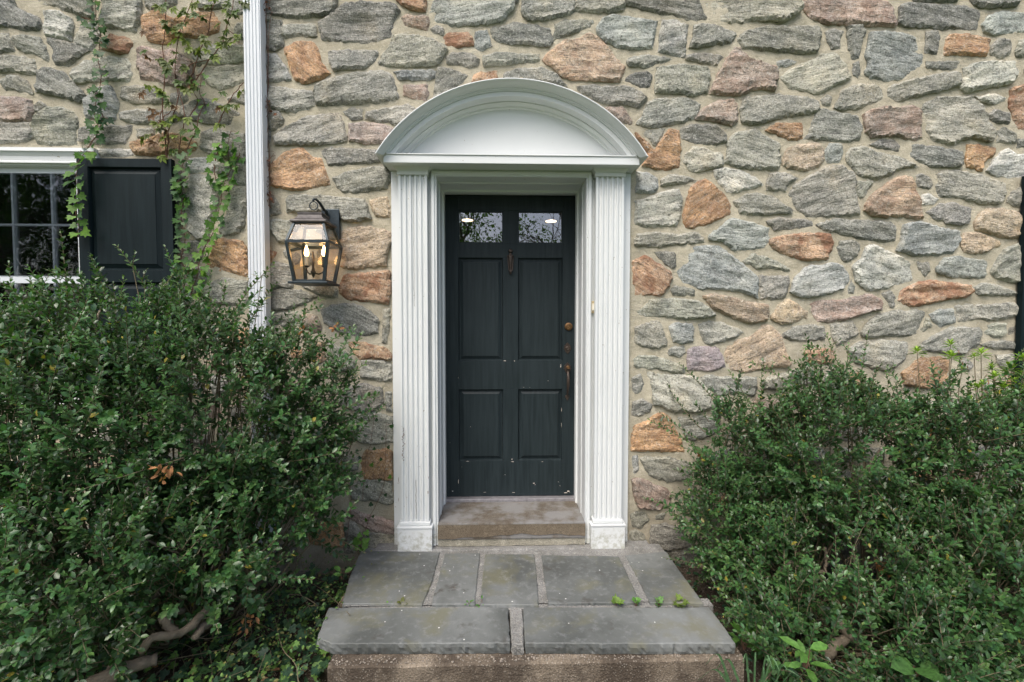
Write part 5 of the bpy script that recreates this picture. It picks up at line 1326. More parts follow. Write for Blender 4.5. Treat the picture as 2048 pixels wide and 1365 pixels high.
SIL_L = [(-160, 590), (-60, 565), (40, 560), (110, 545), (190, 560), (230, 590), (300, 575), (350, 560), (390, 590), (440, 600), (500, 640), (540, 660), (575, 645), (620, 650), (660, 680), (705, 720), (722, 760), (712, 820), (725, 860), (700, 900), (712, 950), (690, 1000), (670, 1050), (625, 1075), (590, 1110), (560, 1160), (520, 1215), (440, 1240), (400, 1290), (330, 1330), (200, 1370), (140, 1480), (-160, 1480)]
shrub('holly_shrub', 'big dark glossy shrub under the window, bare crooked branches at its foot', [
    ((150, 930), -0.62, (.72, .46, .66)), ((-120, 900), -0.72, (.60, .46, .66)), ((400, 860), -0.50, (.60, .38, .60)), ((600, 850), -0.34, (.36, .24, .46)),
    ((130, 1150), -0.95, (.50, .36, .36)), ((400, 1110), -0.72, (.40, .36, .30)), ((560, 1000), -0.45, (.34, .26, .34)), ((-60, 1200), -1.0, (.4, .36, .36)), ((250, 700), -.45, (.62, .26, .30))],
    SIL_L, 3900,
    [([(330, 640), (300, 590), (270, 540), (233, 492)], -.5, -.62), ([(200, 640), (170, 600), (140, 562), (112, 538)], -.5, -.65), ([(60, 640), (30, 590), (-5, 560)], -.5, -.6), ([(330, 640), (345, 600), (362, 560), (372, 528)], -.4, -.5),
     ([(470, 620), (500, 578), (530, 545), (548, 528)], -.35, -.45), ([(560, 690), (600, 640), (640, 600)], -.35, -.42), ([(600, 730), (650, 690), (706, 655)], -.35, -.38), ([(620, 790), (680, 760), (730, 728)], -.3, -.34),
     ([(235, 640), (240, 600), (248, 555)], -.5, -.55), ([(90, 620), (70, 590), (60, 560)], -.6, -.65), ([(430, 640), (446, 600), (452, 566)], -.4, -.44), ([(150, 660), (110, 610), (60, 575)], -.62, -.7), ([(600, 930), (660, 905), (715, 880)], -.3, -.3), ([(620, 980), (680, 950), (722, 950)], -.3, -.28), ([(290, 620), (330, 570), (350, 545)], -.5, -.5)],
    {'roots': [(-2.35, -.55, GZ), (-2.0, -.5, GZ), (-1.7, -.45, GZ), (-2.9, -.6, GZ)], 'n': 260, 'bare': [
        ([(222, 1340, -1.05), (245, 1290, -1.05), (268, 1256, -1.0), (296, 1210, -.9), (330, 1170, -.75)], .017, .012), ([(284, 1303, -1.08), (300, 1278, -1.08), (334, 1271, -1.04), (358, 1268, -1.0), (388, 1245, -.95), (424, 1212, -.85)], .015, .017),
        ([(354, 1270, -1.0), (334, 1248, -1.02), (325, 1234, -1.02), (340, 1226, -.98), (366, 1222, -.9)], .016, .013), ([(390, 1275, -.95), (402, 1258, -.93), (425, 1243, -.85)], .015, .017), ([(500, 1186, -.6), (506, 1160, -.6), (500, 1120, -.58)], .016, .012),
        ([(180, 1372, -1.1), (260, 1335, -1.05), (314, 1318, -1.0)], .030, .022), ([(310, 1150, -.85), (330, 1090, -.75), (345, 1040, -.65), (400, 1020, -.5)], .007, .004), ([(240, 1060, -.95), (290, 1080, -.95), (360, 1110, -.9)], .006, .004),
        ([(355, 872, -.62), (385, 862, -.62), (405, 840, -.6), (418, 815, -.55)], .011, .007), ([(505, 905, -.3), (520, 880, -.3), (512, 850, -.3)], .008, .005), ([(300, 990, -.95), (290, 960, -.9), (275, 930, -.8)], .008, .005), ([(430, 660, -.55), (438, 720, -.55), (432, 770, -.5)], .004, .003), ([(170, 690, -.7), (190, 650, -.68), (200, 622, -.66)], .007, .005)]},
    [(322, 940, -1.0, 9), (345, 938, -1.0, 7), (318, 955, -1.0, 4), (605, 665, -.42, 4), (497, 685, -.5, 5), (505, 1238, -.75, 8), (485, 1250, -.75, 5), (620, 760, -.4, 4), (668, 655, -.3, 6), (460, 745, -.5, 2)],
    21, 0.030, (-2.2, -0.5, GZ), gaps=((440, 860, 45, .7), (540, 1090, 40, .6), (350, 1255, 75, .72), (520, 880, 26, .8), (420, 1060, 45, .6)))
SIL_R = [(1345, 1020), (1338, 950), (1360, 900), (1400, 890), (1415, 850), (1430, 795), (1470, 775), (1500, 830), (1550, 790), (1575, 745), (1610, 700), (1640, 715), (1680, 735), (1735, 755), (1770, 790), (1850, 800), (1920, 800), (1980, 790), (2200, 780), (2200, 1480), (1640, 1480), (1560, 1400), (1500, 1310), (1470, 1265), (1425, 1200), (1385, 1140), (1355, 1070)]
shrub('privet_shrub', 'wide dark green shrub with twiggy shoots spreading against the stones beside the stoop', [
    ((1700, 930), -0.40, (.55, .30, .42)), ((1950, 960), -0.50, (.55, .38, .50)), ((1560, 980), -0.28, (.40, .20, .40)), ((1700, 1130), -0.60, (.50, .36, .34)), ((1960, 1180), -0.80, (.50, .42, .42)), ((1560, 1150), -0.50, (.34, .28, .28)), ((1460, 1050), -.32, (.24, .2, .26)), ((1640, 1270), -.85, (.36, .3, .22)), ((2120, 1000), -.6, (.5, .4, .55)), ((1800, 1290), -.95, (.36, .3, .24)), ((1660, 800), -.25, (.26, .15, .22)), ((1470, 900), -.22, (.24, .14, .28)), ((1900, 850), -.35, (.5, .2, .22))],
    SIL_R, 4700,
    [([(1450, 940), (1400, 900), (1350, 868), (1300, 842)], -.25, -.30), ([(1560, 900), (1520, 840), (1480, 775), (1457, 742)], -.2, -.2), ([(1620, 850), (1580, 780), (1540, 740), (1500, 724)], -.22, -.22), ([(1680, 820), (1650, 770), (1610, 735), (1570, 716)], -.2, -.2),
     ([(1480, 1000), (1420, 950), (1365, 935)], -.25, -.3), ([(1500, 1090), (1440, 1060), (1390, 1020), (1345, 1040)], -.3, -.35), ([(1560, 1200), (1500, 1150), (1430, 1090), (1370, 1040)], -.45, -.5), ([(1600, 1260), (1540, 1210), (1480, 1170), (1400, 1130)], -.5, -.55), ([(1700, 800), (1694, 750), (1697, 690)], -.18, -.18), ([(1690, 760), (1670, 715), (1652, 668)], -.18, -.18), ([(1560, 930), (1545, 880), (1560, 825)], -.2, -.2),
     ([(1470, 900), (1462, 850), (1452, 800)], -.12, -.1), ([(1500, 880), (1478, 830), (1470, 792)], -.12, -.1), ([(1820, 840), (1790, 790), (1770, 745)], -.3, -.3), ([(1640, 1330), (1560, 1260), (1480, 1210), (1430, 1170)], -.6, -.6), ([(1640, 700), (1620, 690), (1605, 700)], -.2, -.2)],
    {'roots': [(1.95, -.45, GZ), (2.3, -.5, GZ), (1.6, -.35, GZ), (2.8, -.55, GZ)], 'n': 260, 'bare': [
        ([(1707, 1090, -.6), (1712, 1130, -.62), (1722, 1180, -.66)], .013, .011), ([(1650, 1095, -.55), (1652, 1120, -.55), (1649, 1145, -.56)], .007, .007), ([(1556, 1163, -.62), (1562, 1140, -.62), (1578, 1127, -.6), (1606, 1139, -.58), (1650, 1144, -.55)], .015, .011),
        ([(1680, 1246, -.82), (1694, 1268, -.82), (1724, 1288, -.8)], .014, .020), ([(1962, 1184, -.95), (1992, 1202, -.96), (2036, 1216, -1.0)], .015, .017), ([(1652, 1316, -.85), (1668, 1292, -.85), (1700, 1272, -.8)], .024, .018), ([(1900, 1190, -.9), (1940, 1190, -.92), (1975, 1200, -.95)], .006, .008),
        ([(1532, 1040, -.4), (1520, 990, -.38), (1500, 960, -.3)], .006, .004), ([(1425, 920, -.2), (1437, 905, -.2), (1443, 870, -.2)], .003, .002), ([(1800, 960, -.6), (1760, 985, -.6), (1700, 1010, -.6)], .005, .004), ([(1760, 900, -.5), (1730, 950, -.5), (1724, 990, -.5)], .006, .005)]},
    [(1400, 905, -.25, 8), (1860, 870, -.6, 3), (1757, 842, -.4, 3), (1755, 1125, -.7, 12), (1770, 1140, -.7, 8), (1950, 1230, -.95, 4), (1500, 850, -.2, 6), (1485, 870, -.2, 4)],
    22, 0.0275, (2.1, -0.4, GZ), gaps=((1730, 930, 60, .75), (1690, 1120, 95, .72), (1700, 1275, 75, .8), (1500, 900, 50, .4)))
# ------------------------------------------------------------------ climbing plants: every leaf that can be told apart is an object
def leaf_proto(name, tpl, col, L=1.0, W=1.0, var=0.12, seed=0, mat=None):
    rng = np.random.default_rng(seed); me = leaves_mesh(name, tpl, np.zeros((1, 3)), np.array([[0, 0, -1.0]]), np.array([[0, -1.0, 0.0]]), np.array([L]), np.array([W]), np.array([col]))
    me.materials.append(mat or M_IVY); return me
IVY = [leaf_proto('ivy_leaf', T_IVY, c, 1, 1.05, seed=i) for i, c in enumerate([(.030, .078, .024), (.044, .108, .026), (.068, .155, .022), (.105, .215, .026), (.025, .058, .025)])]
def palmate(col, seed):
    rng = np.random.default_rng(seed); n = 5; ang = np.array([-1.25, -.62, 0, .62, 1.25]); d = np.stack([np.sin(ang), -0.35 - 0 * ang, -np.cos(ang)], 1)
    L = np.array([.62, .85, 1.0, .85, .62]); c = np.tile(np.array(col), (n, 1)) * rng.uniform(.8, 1.2, (n, 1))
    nr = np.tile(np.array([0, -1.0, .5]), (n, 1)); me = leaves_mesh('creeper_leaf', T_LEAF, np.zeros((n, 3)), d, nr, L, L * .42, c); me.materials.append(M_IVY); return me
PALM = [palmate(c, i) for i, c in enumerate([(.085, .115, .022), (.11, .14, .025), (.065, .11, .025), (.12, .065, .025), (.15, .20, .035)])]
def put_leaf(me, par, loc, s, rot, name):
    o = bpy.data.objects.new(name, me); COL.objects.link(o); o.parent = par; o.matrix_parent_inverse = par.matrix_basis.inverted()
    o.location = loc; o.scale = (s, s, s); o.rotation_euler = rot; return o
def vine(label, stems, seed, pal, size, step=6.5, spread=11.0, y=-0.045, name='ivy_vine', cat='ivy', rad=.0028):
    rng = np.random.default_rng(seed); b = P(stems[0][-1][0], stems[0][-1][1], y); th = thing(name, label, cat, b); ch = []
    for st in stems:
        q = path([P(a, b_, y + rng.uniform(-.008, .008)) for a, b_ in st], max(6, len(st) * 4)); q += rng.normal(0, .002, q.shape); ch.append((q, np.linspace(rad * .6, rad, len(q))))
        if step:
            px = np.array(st, float); seg = np.linalg.norm(np.diff(px, axis=0), axis=1); cum = np.concatenate([[0], np.cumsum(seg)]); k = int(cum[-1] / step)
            for i in range(k):
                t = (i + rng.uniform(.1, .9)) * step; x = np.interp(t, cum, px[:, 0]); z = np.interp(t, cum, px[:, 1]); sd = -1 if i % 2 else 1
                x2 = x + sd * rng.uniform(.25, 1) * spread; z2 = z + rng.uniform(-4, 4); yy = y - rng.uniform(.012, .04)
                w_ = P(x2, z2, yy); me = pal[rng.choice(len(pal))]; s = size * rng.uniform(.85, 1.35)
                put_leaf(me, th, w_, s, (rng.uniform(-.9, .1), rng.uniform(-.6, .6) - sd * .45, rng.normal(0, .35)), 'leaf')
                a0 = np.array(P(x, z, y)); ch.append((np.array([a0, (a0 + np.array(w_)) / 2 + np.array([0, -.006, .004]), np.array(w_)]), np.array([.001, .0009, .0008])))
    link('stem', tubes_mesh('stem', ch, 5), M_STEM, th); return th
G, B, D = IVY[1], IVY[2], IVY[0]
vine('dark green ivy strand climbing from the window head past a small rust stone', [[(190, -30), (193, 30), (201, 75), (196, 118), (203, 150), (194, 190), (190, 230), (196, 262), (180, 288), (158, 310)], [(193, 190), (184, 178), (178, 174)], [(200, 75), (178, 40), (166, 38)], [(196, 262), (206, 240), (204, 225)]], 31, [D, G, G, IVY[4], B], 0.036)
vine('bright large-leaved ivy hanging down the window edge of the shutter', [[(175, 303), (158, 320), (152, 350), (155, 385), (152, 420), (158, 445), (156, 475)], [(175, 303), (190, 305)]], 32, [B, B, G, IVY[3]], 0.052, 9, 11, -0.10)
vine('fresh green ivy strand climbing tight along the outer edge of the shutter', [[(376, 296), (362, 345), (366, 400), (362, 440), (370, 480), (362, 520), (376, 548), (360, 590)], [(366, 400), (352, 380), (350, 350)]], 33, [B, G, G, D], 0.036, 5, 11)
vine('light green ivy strand between the shutter strand and the downspout', [[(462, 262), (455, 300), (462, 335), (446, 372), (442, 408), (430, 444), (424, 470), (402, 512), (392, 560), (378, 600)], [(462, 335), (474, 318), (480, 308)], [(455, 300), (440, 290), (430, 322)], [(446, 372), (432, 360), (428, 330)]], 34, [B, B, G, IVY[3]], 0.038, 5, 13)
vine('small yellow-green ivy sprig among the red creeper stems above the shutter', [[(404, 148), (400, 185), (408, 205), (398, 232), (394, 256), (380, 286), (372, 300)], [(394, 256), (380, 262), (370, 258)], [(404, 148), (392, 152)]], 35, [IVY[3], B, B, G], 0.026, 9, 9)
cs = [[(435, -20), (420, 40), (418, 60), (405, 85), (392, 125), (385, 150), (380, 170)], [(472, -20), (462, 25), (452, 60), (441, 92), (420, 118), (400, 148), (380, 172)], [(332, -20), (331, 50), (326, 100), (328, 160), (325, 210), (330, 270), (332, 330)], [(384, 0), (362, 60), (352, 110), (350, 150), (356, 190), (350, 220), (338, 260), (332, 330)],
      [(352, 150), (360, 190), (370, 230), (362, 275), (358, 300)], [(326, 210), (318, 250), (308, 262)], [(350, 220), (328, 235), (322, 255)], [(488, 165), (474, 180), (460, 200), (440, 240), (436, 252)], [(420, 118), (380, 130), (372, 145)], [(378, 170), (395, 200), (380, 230)], [(452, 60), (470, 70), (478, 85)]]
cre = vine('olive and reddish five-fingered creeper spread over the rust stones above the shutter', cs, 36, PALM, .04, 0, name='virginia_creeper', cat='creeper', rad=.0034)
rng = np.random.default_rng(37)
spots = [(318, 13), (345, 16), (365, 22), (395, 28), (332, 42), (304, 55), (360, 48), (380, 34), (412, 32), (440, 48), (462, 30), (472, 22), (455, 62), (466, 76), (476, 70), (370, 80), (410, 82), (430, 112), (378, 97), (400, 102), (296, 115), (316, 119), (345, 122), (372, 138), (360, 163), (384, 184), (294, 171), (325, 183), (335, 198), (350, 213), (303, 218), (320, 226), (355, 234), (376, 236), (436, 198), (462, 210), (445, 212), (320, 256), (336, 262), (298, 270), (308, 284), (350, 272), (346, 300), (328, 312), (372, 262), (438, 250), (484, 184), (482, 76), (455, 3), (482, 6), (430, -4), (356, 56), (390, 8), (420, 12), (448, 20), (446, 84), (345, 85), (352, 105), (388, 172), (330, 130), (414, 100), (372, 180), (344, 240), (330, 290)]
spots = spots + [(a + rng.normal(0, 9), b + rng.normal(0, 8)) for a, b in spots[::1]]
for i, (a, b) in enumerate(spots):
    red = (b > 160 and rng.random() < .22) or (a < 310 and rng.random() < .6)
    me = PALM[3] if red else PALM[rng.choice([0, 1, 2, 0, 4])]
    put_leaf(me, cre, P(a, b, -0.05 - rng.uniform(.01, .05)), rng.uniform(.042, .062), (rng.uniform(-.5, .2), rng.uniform(-.7, .7), rng.normal(0, .5)), 'leaf')
# dry vine remains by the downspout
dv = thing('dry_vine', 'withered brown vine clinging beside the downspout', 'dead vine', P(532, 420, -.03)); rng = np.random.default_rng(38); ch = []
for k in range(7):
    x = 527 + rng.uniform(0, 9); pts = [P(x + rng.normal(0, 3.5), y, -.03 - rng.uniform(0, .02)) for y in np.linspace(rng.uniform(-20, 150), rng.uniform(330, 560), 9)]; ch.append((path(pts, 24), np.full(24, .0013)))
for (cx, cy, n) in ((540, 395, 9), (535, 365, 7), (534, 15, 5), (532, 210, 6), (538, 320, 6)):
    for k in range(n):
        pts = [P(cx + rng.normal(0, 6), cy + rng.normal(0, 12), -.045 - rng.uniform(0, .02)) for _ in range(4)]; ch.append((path(pts, 10), np.full(10, .0009)))
link('stem', tubes_mesh('stem', ch, 4), M_STEM, dv)
pos = np.array([tuple(P(cx + rng.normal(0, 5), cy + rng.normal(0, 12), -.055)) for cx, cy, n in ((540, 395, 9), (536, 10, 9), (534, 215, 9), (538, 322, 8)) for _ in range(n)]); m = len(pos)
link('withered_leaves', leaves_mesh('withered_leaves', T_LEAF, pos, rng.normal(size=(m, 3)), rng.normal(size=(m, 3)) + np.array([0, -1, 0]), rng.uniform(.015, .03, m), rng.uniform(.008, .016, m), np.array([.16, .07, .04]) * rng.uniform(.6, 1.4, (m, 1))), M_DRY, dv)

# creeper beside the doorway on the left, low
vine('thin red creeper stem with small fresh leaves climbing the wall beside the left pilaster', [[(772, 845), (772, 880), (770, 940), (765, 980), (742, 1030), (725, 1080), (716, 1110)], [(700, 850), (694, 930), (702, 1000), (698, 1050), (690, 1100)], [(748, 835), (742, 880), (730, 935), (725, 1000)]], 39, [IVY[2], IVY[4], D, IVY[4]], .022, 22, 14, -.03, 'creeping_vine', 'vine', .0016)
vine('small bright weed with three-part leaves against the wall foot left of the plinth', [[(726, 1062), (722, 1085), (716, 1105)], [(730, 1075), (720, 1090)]], 40, [IVY[3], B], .036, 6, 9, -.06, 'weed', 'weed', .0016)

# ------------------------------------------------------------------ ivy and undergrowth on the ground
def carpet(name, label, cat, region, n, zr, sz, cols, seed, tpl=T_IVY, wr=1.0, up=1.0, mat=None, kind='stuff'):
    rng = np.random.default_rng(seed); pos = []
    xs_ = [r[0] for r in region]; ys_ = [r[1] for r in region]
    q = rng.uniform((min(xs_), min(ys_)), (max(xs_), max(ys_)), (n * 3, 2)); q = q[in_poly(q, np.array(region, float))][:n]; m = len(q)
    z = GZ + .05 + zr[0] + (zr[1] - zr[0]) * rng.random(m) ** 1.3
    pos = np.column_stack([q, z]); d = unit(np.column_stack([rng.normal(0, 1, m), rng.normal(-.5, .8, m), rng.normal(-.1, .35, m)])); nr = np.column_stack([rng.normal(0, .35, m), rng.normal(-.35, .35, m), np.full(m, up)])
    L = rng.uniform(sz[0], sz[1], m); cc = 1.4 * np.array(cols)[rng.integers(len(cols), size=m)] * rng.uniform(.7, 1.25, (m, 1))
    o = link(name, leaves_mesh(name, tpl, pos, d, nr, L, L * wr, cc), mat or M_IVY, kind=kind); tag(o, label, cat); return o
dk = [(.028, .06, .03), (.022, .05, .028), (.035, .075, .035), (.05, .10, .04)]
carpet('ground_ivy', 'dark ivy carpet with scattered bright leaves covering the soil left of the stoop', 'ivy', [(-3.3, -1.7), (-0.90, -1.7), (-0.86, -.95), (-.80, -.6), (-.78, -.08), (-3.3, -.08)], 4200, (0, .17), (.022, .05), dk + [(.11, .2, .05)], 51)
carpet('clover_tangle', 'fine yellow-green weeds tangled through the ivy at the stoop edge', 'weeds', [(-1.45, -1.45), (-0.93, -1.45), (-.87, -.95), (-.79, -.6), (-.77, -.08), (-1.35, -.08)], 1500, (.05, .24), (.012, .022), [(.09, .16, .04), (.06, .12, .035), (.12, .12, .04)], 52, T_LEAF, .6)
carpet('undergrowth', 'low dark leafy ground cover below the shrub right of the stoop', 'ground cover', [(1.0, -1.7), (3.4, -1.7), (3.4, -.08), (.86, -.08), (.9, -.6), (1.0, -1.0)], 3000, (0, .12), (.025, .05), dk, 53, T_LEAF, .5)
carpet('leaf_litter', 'brown dead leaves lying on the soil around the stoop', 'dead leaves', [(-3.3, -1.7), (3.4, -1.7), (3.4, -.05), (.9, -.05), (.9, -1.0), (-.9, -1.0), (-.85, -.05), (-3.3, -.05)], 1500, (-.03, .02), (.025, .05), [(.20, .11, .06), (.12, .07, .04), (.26, .16, .09)], 54, T_LEAF, .6, 1.0, M_DRY)
rng = np.random.default_rng(55); ch = []
for k in range(90):
    s = -1 if k % 5 else 1; x = s * rng.uniform(.95, 1.6) if s < 0 else rng.uniform(1.05, 1.8); y0 = rng.uniform(-1.3, -.1); p0 = np.array([x, y0, GZ + rng.uniform(.06, .2)]); d = np.array([rng.normal(0, .12), rng.normal(-.02, .1), rng.uniform(-.02, .08)])
    ch.append((path([p0, p0 + d, p0 + d * 1.8 + rng.normal(0, .02, 3), p0 + d * 2.6 + rng.normal(0, .03, 3)], 10), np.full(10, rng.uniform(.0008, .002))))
tag(link('dead_twigs', tubes_mesh('dead_twigs', ch, 4), M_TWIG, kind='stuff'), 'thin dead twigs and runners lying over the ivy beside the stoop', 'twigs')
# fresh three-part weed rising over the left slab edge
def sprig(name, label, cat, px, py, Y, n, size, col, seed, spread=.03, tpl=T_LEAF, wr=.6, stem=True, flat=.5, mat=None):
    rng = np.random.default_rng(seed); c = np.array(P(px, py, Y)); base = c - np.array([0, 0, spread * 1.2]); th = thing(name, label, cat, base)
    an = np.arange(n) * 2.4 + rng.uniform(0, 6); d = np.stack([np.cos(an), np.sin(an) * .8 - .3, rng.uniform(-.1, flat, n)], 1); p = c + d * spread * rng.uniform(.1, .6, (n, 1)) + np.array([0, 0, 1]) * rng.uniform(-spread, spread * .3, (n, 1))
    L = size * rng.uniform(.7, 1.15, n); cc = np.array(col) * rng.uniform(.75, 1.2, (n, 1))
    for i in range(n):
        me = leaves_mesh('leaf', tpl, np.zeros((1, 3)), d[i:i + 1], np.array([[0, -.5, 1.0]]) + rng.normal(0, .25, (1, 3)), L[i:i + 1], L[i:i + 1] * wr, cc[i:i + 1]); me.materials.append(mat or M_IVY)
        put_leaf(me, th, p[i], 1.0, (0, 0, 0), 'leaf')
    if stem: link('stem', tubes_mesh('stem', [(path([base, (base + q) / 2 + rng.normal(0, .003, 3), q], 6), np.full(6, .0012)) for q in p], 4), M_STEM, th)
    return th
ys = lambda px, py, z=0.0: PZ(px, py, z).y
sprig('weed', 'bright three-leaved weed leaning over the upper left corner of the stoop', 'weed', 684, 1146, ys(684, 1160) , 4, .05, (.13, .26, .06), 61)
for i, (px, n, lab, col, sz, tp) in enumerate([(778, 5, 'tiny light green sprig in the slab seam, nearest the left end', (.12, .24, .05), .016, T_LEAF), (803, 3, 'curled olive leaf lying in the slab seam beside the tiny left sprig', (.10, .11, .03), .034, T_LEAF), (938, 6, 'small creeping weed in the slab seam just left of the front slab joint', (.09, .2, .05), .018, T_LEAF), (963, 5, 'small round-leaved weed in the slab seam touching the front slab joint', (.10, .22, .06), .018, T_LEAF),
        (1232, 4, 'pair of yellow-green leaves in the slab seam, first of the right-hand weeds', (.16, .26, .05), .042, T_IVY), (1272, 6, 'bushy green weed in the slab seam, second of the right-hand weeds', (.10, .22, .05), .026, T_IVY), (1317, 7, 'soft pale weed in the slab seam, third of the right-hand weeds', (.12, .24, .07), .026, T_IVY), (1362, 5, 'broad olive-green weed in the slab seam, nearest the right end', (.13, .19, .04), .044, T_IVY)]):
    sprig('seam_weed', lab, 'weed', px, 1204, ys(px, 1211), n, sz, col, 70 + i, .022, tp, 1.0 if tp is T_IVY else .6, True, .9)
# leafy plants right of the stoop
sprig('broadleaf_weed', 'light green pointed-leaf weed under the right shrub near the frame bottom', 'plant', 1612, 1306, -1.15, 12, .075, (.09, .20, .04), 81, .06, T_LEAF, .45)
sprig('broadleaf_weed', 'upright yellow-green leaf clump tight against the right end of the stoop', 'plant', 1488, 1275, -.86, 14, .085, (.07, .16, .03), 82, .05, T_LEAF, .35, True, 2.2)
sprig('broadleaf_weed', 'single wide round-leaved plant at the frame bottom below the right shrub', 'plant', 1835, 1330, -1.2, 5, .08, (.06, .14, .035), 83, .04, T_LEAF, .8)
# strap-leaved clump in front of the stoop end
rng = np.random.default_rng(90); gt = thing('grass_clump', 'arching blue-green strap leaves in front of the right end of the stoop', 'grass clump', P(1500, 1380, -1.15)); 
for k, (bx_, tx, ty, h) in enumerate([(1470, 1412, 1322, 40), (1478, 1396, 1348, 26), (1490, 1432, 1330, 34), (1500, 1486, 1318, 30), (1520, 1560, 1330, 40), (1530, 1600, 1352, 36), (1516, 1545, 1324, 40), (1540, 1640, 1345, 30), (1508, 1512, 1316, 30), (1545, 1575, 1340, 30), (1465, 1440, 1352, 15), (1550, 1700, 1340, 30), (1526, 1528, 1340, 20)]):
    b0 = P(bx_, 1400, -1.12); e0 = P(tx, ty + rng.uniform(0, 20), -1.18); mid = P((bx_ * .4 + tx * .6), ty - h * .35, -1.15); q = path([b0, (Vector(b0) + Vector(mid)) / 2 + Vector((0, 0, .015)), mid, e0], 12)
    wd = .0045 * np.sin(np.linspace(.6, 3.1, 12)) + .0006; sd = np.array([.9, .15, .35]); vs = []; 
    for p_, w_ in zip(q, wd): vs += [tuple(p_ - sd * w_), tuple(p_ + np.array([0, .003, -.002])), tuple(p_ + sd * w_)]
    fs = [(i * 3 + j, i * 3 + j + 1, i * 3 + j + 4, i * 3 + j + 3) for i in range(11) for j in range(2)]
    me = bpy.data.meshes.new('blade'); me.from_pydata(vs, [], fs); at = me.color_attributes.new('col', 'FLOAT_COLOR', 'POINT'); at.data.foreach_set('color', np.tile(np.array([.10, .19, .09, 1.0]) , (len(vs), 1)).ravel()); link('blade', me, M_IVY, gt, smooth=True)
# azalea with pale new growth at the far right
rng = np.random.default_rng(95); az = thing('azalea', 'azalea with lime-green leaf rosettes and faded blooms above the right shrub', 'azalea', P(1980, 900, -.3)); LP = []; ch = []
ros = [(1834, 702, 850, .9), (1901, 688, 830, .8), (1903, 712, 840, 1.1), (1962, 706, 850, .95), (1948, 712, 860, .6), (2046, 716, 860, 1.2), (2022, 736, 870, 1.2), (1990, 752, 880, .9), (1965, 768, 880, .8), (1925, 738, 860, .6), (2006, 775, 890, 1.0), (2035, 780, 890, 1.1), (1975, 800, 900, 1.0), (1955, 775, 880, .9), (2012, 815, 910, 1.0), (1998, 790, 890, .8), (2044, 750, 890, 1.0), (2060, 780, 900, 1.2), (1983, 735, 850, .8), (2030, 805, 900, .9), (1960, 830, 905, .8), (2010, 745, 860, .8), (2080, 740, 900, 1.2), (1940, 800, 900, .8), (2020, 840, 920, 1), (2045, 830, 920, 1.1), (1985, 845, 920, .8), (2060, 860, 940, 1), (2000, 870, 940, .8), (1900, 815, 900, .6), (2030, 765, 890, 1), (2050, 800, 890, 1)]
dl = []; nl = []; pl = []; ll = []; cl = []
for (a, b, b2, s) in ros:
    s = s * 1.25; Y = rng.uniform(-.5, -.36); c = np.array(P(a, b, Y)); k = 16; an = np.arange(k) * 2.4; el = np.linspace(1.25, -.25, k)
    d = np.stack([np.cos(an) * np.cos(el), np.sin(an) * np.cos(el), np.sin(el)], 1); pl.append(c + d * .004 - np.array([0, 0, 1]) * np.linspace(0, .018, k)[:, None]); dl.append(d); nl.append(np.tile([0, 0, 1.0], (k, 1)) + d * .3 + rng.normal(0, .15, (k, 3)))
    ll.append(np.linspace(.028, .044, k) * s * rng.uniform(.85, 1.1, k)); g0 = np.array([.26, .40, .05]); g1 = np.array([.10, .17, .05]); t = np.linspace(0, 1, k)[:, None] ** 1.6; cl.append((g0 * (1 - t) + g1 * t) * rng.uniform(.85, 1.15, (k, 1)))
    ch.append((path([c, np.array(P(a + rng.normal(0, 4), (b + b2) / 2, Y)), np.array(P(a + rng.normal(0, 12), b2, Y + .02))], 10), np.linspace(.0016, .003, 10)))
pl = np.concatenate(pl); ll = np.concatenate(ll)
link('foliage', leaves_mesh('foliage', T_LEAF, pl, np.concatenate(dl), np.concatenate(nl), ll, ll * .34, np.concatenate(cl)), M_IVY, az, kind='stuff')
link('stems', tubes_mesh('stems', ch, 5), M_TWIG, az)
pos = np.array([tuple(P(a + rng.normal(0, 6), b + rng.normal(0, 10), -.3)) for a, b in ((1972, 762), (2020, 740), (1975, 765), (1925, 730), (1800, 810)) for _ in range(7)]); m = len(pos)
link('faded_bloom', leaves_mesh('faded_bloom', T_LEAF, pos, np.column_stack([rng.normal(0, .4, m), rng.normal(0, .4, m), -np.ones(m)]), rng.normal(size=(m, 3)) + np.array([0, -1, 0]), rng.uniform(.02, .035, m), rng.uniform(.004, .008, m), np.array([.35, .16, .12]) * rng.uniform(.7, 1.3, (m, 1))), M_DRY, az)

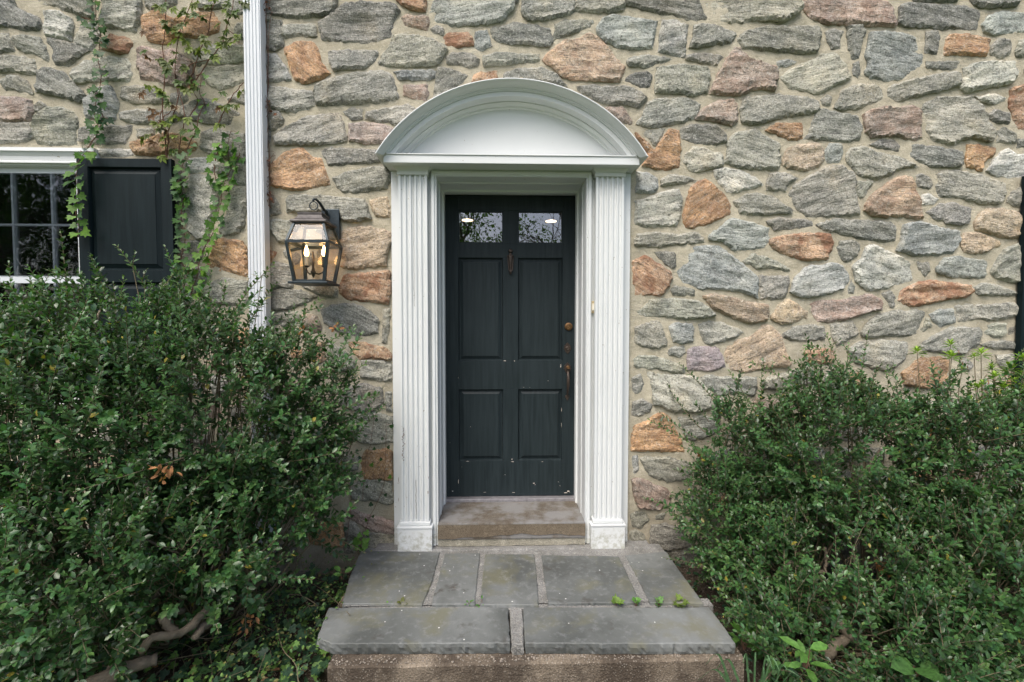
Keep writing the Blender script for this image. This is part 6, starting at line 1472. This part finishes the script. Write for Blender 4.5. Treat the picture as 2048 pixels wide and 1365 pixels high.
# ------------------------------------------------------------------ trees of the garden behind the camera (seen mirrored in the panes)
def tree(label, x, y, h, r, nl, seed, bare=False, col=(.05, .09, .025)):
    rng = np.random.default_rng(seed); th = thing('garden_tree', label, 'tree', (x, y, GZ), 'trees across the lawn'); ch = []; tips = []
    def grow(p, d, ln, rad, lev):
        q = [p]; dd = d.copy()
        for i in range(6): dd = unit(dd + rng.normal(0, .13, 3) + np.array([0, 0, .03])); q.append(q[-1] + dd * ln / 6)
        q = np.array(q); ch.append((q, np.linspace(rad, rad * .55, 7)))
        if lev == 0: tips.append(q[-1]); tips.append(q[4]); return
        for k in range(4 if lev > 1 else 3):
            i = rng.integers(3, 7); nd = unit(dd + rng.normal(0, .65, 3) * np.array([1, 1, .6])); grow(q[i], nd, ln * rng.uniform(.55, .75), rad * .5, lev - 1)
    grow(np.array([x, y, GZ]), np.array([0, 0, 1.0]), h * .42, h * .02, 4 if bare else 3)
    link('trunk', tubes_mesh('trunk', ch, 6), M_BARK, th)
    if not bare:
        tips = np.array(tips); cc = tips[rng.integers(len(tips), size=nl)] + rng.normal(0, r * .16, (nl, 3)); e = rng.normal(size=(nl, 3)) ; u = unit(e) * rng.uniform(.5, 1, (nl, 1)) ** .4 * np.array([r, r, h * .36]) + np.array([x, y, GZ + h * .62])
        k = rng.random(nl) < .55; pos = np.where(k[:, None], u + rng.normal(0, .12, (nl, 3)), cc)
        f = np.array([noise.noise(Vector(p * .9)) for p in pos]); pos = pos[f > -.16]; m = len(pos)
        link('crown', leaves_mesh('crown', T_CARD, pos, rng.normal(size=(m, 3)), rng.normal(size=(m, 3)), rng.uniform(.08, .16, m), rng.uniform(.06, .10, m), 2.2 * np.array(col) * rng.uniform(.6, 1.4, (m, 1))), M_TREE, th, kind='stuff')
tree('tall leafy tree mirrored in the left door pane', -1.6, -15, 10.5, 2.4, 11000, 101)
tree('rounded low tree mirrored at the left of the right door pane', 1.25, -19, 7.4, 1.5, 4000, 102)
tree('bare branching tree mirrored in the right door pane', 2.5, -13.5, 7.2, 1, 0, 103, True)
tree('low bushy tree mirrored at the bottom of the right door pane', 3.9, -21, 7.0, 2.0, 4000, 104)
tree('dense dark tree mirrored in the lower window panes', -10.5, -7.5, 7.5, 2.8, 12000, 105, False, (.03, .05, .02))
tree('dense dark tree mirrored in the upper window panes', -17, -13, 13, 4.2, 10000, 106, False, (.03, .05, .02))
tree('broad evergreen standing deepest behind the window reflections', -13.5, -10.5, 11, 3.4, 9000, 107, False, (.025, .045, .02))
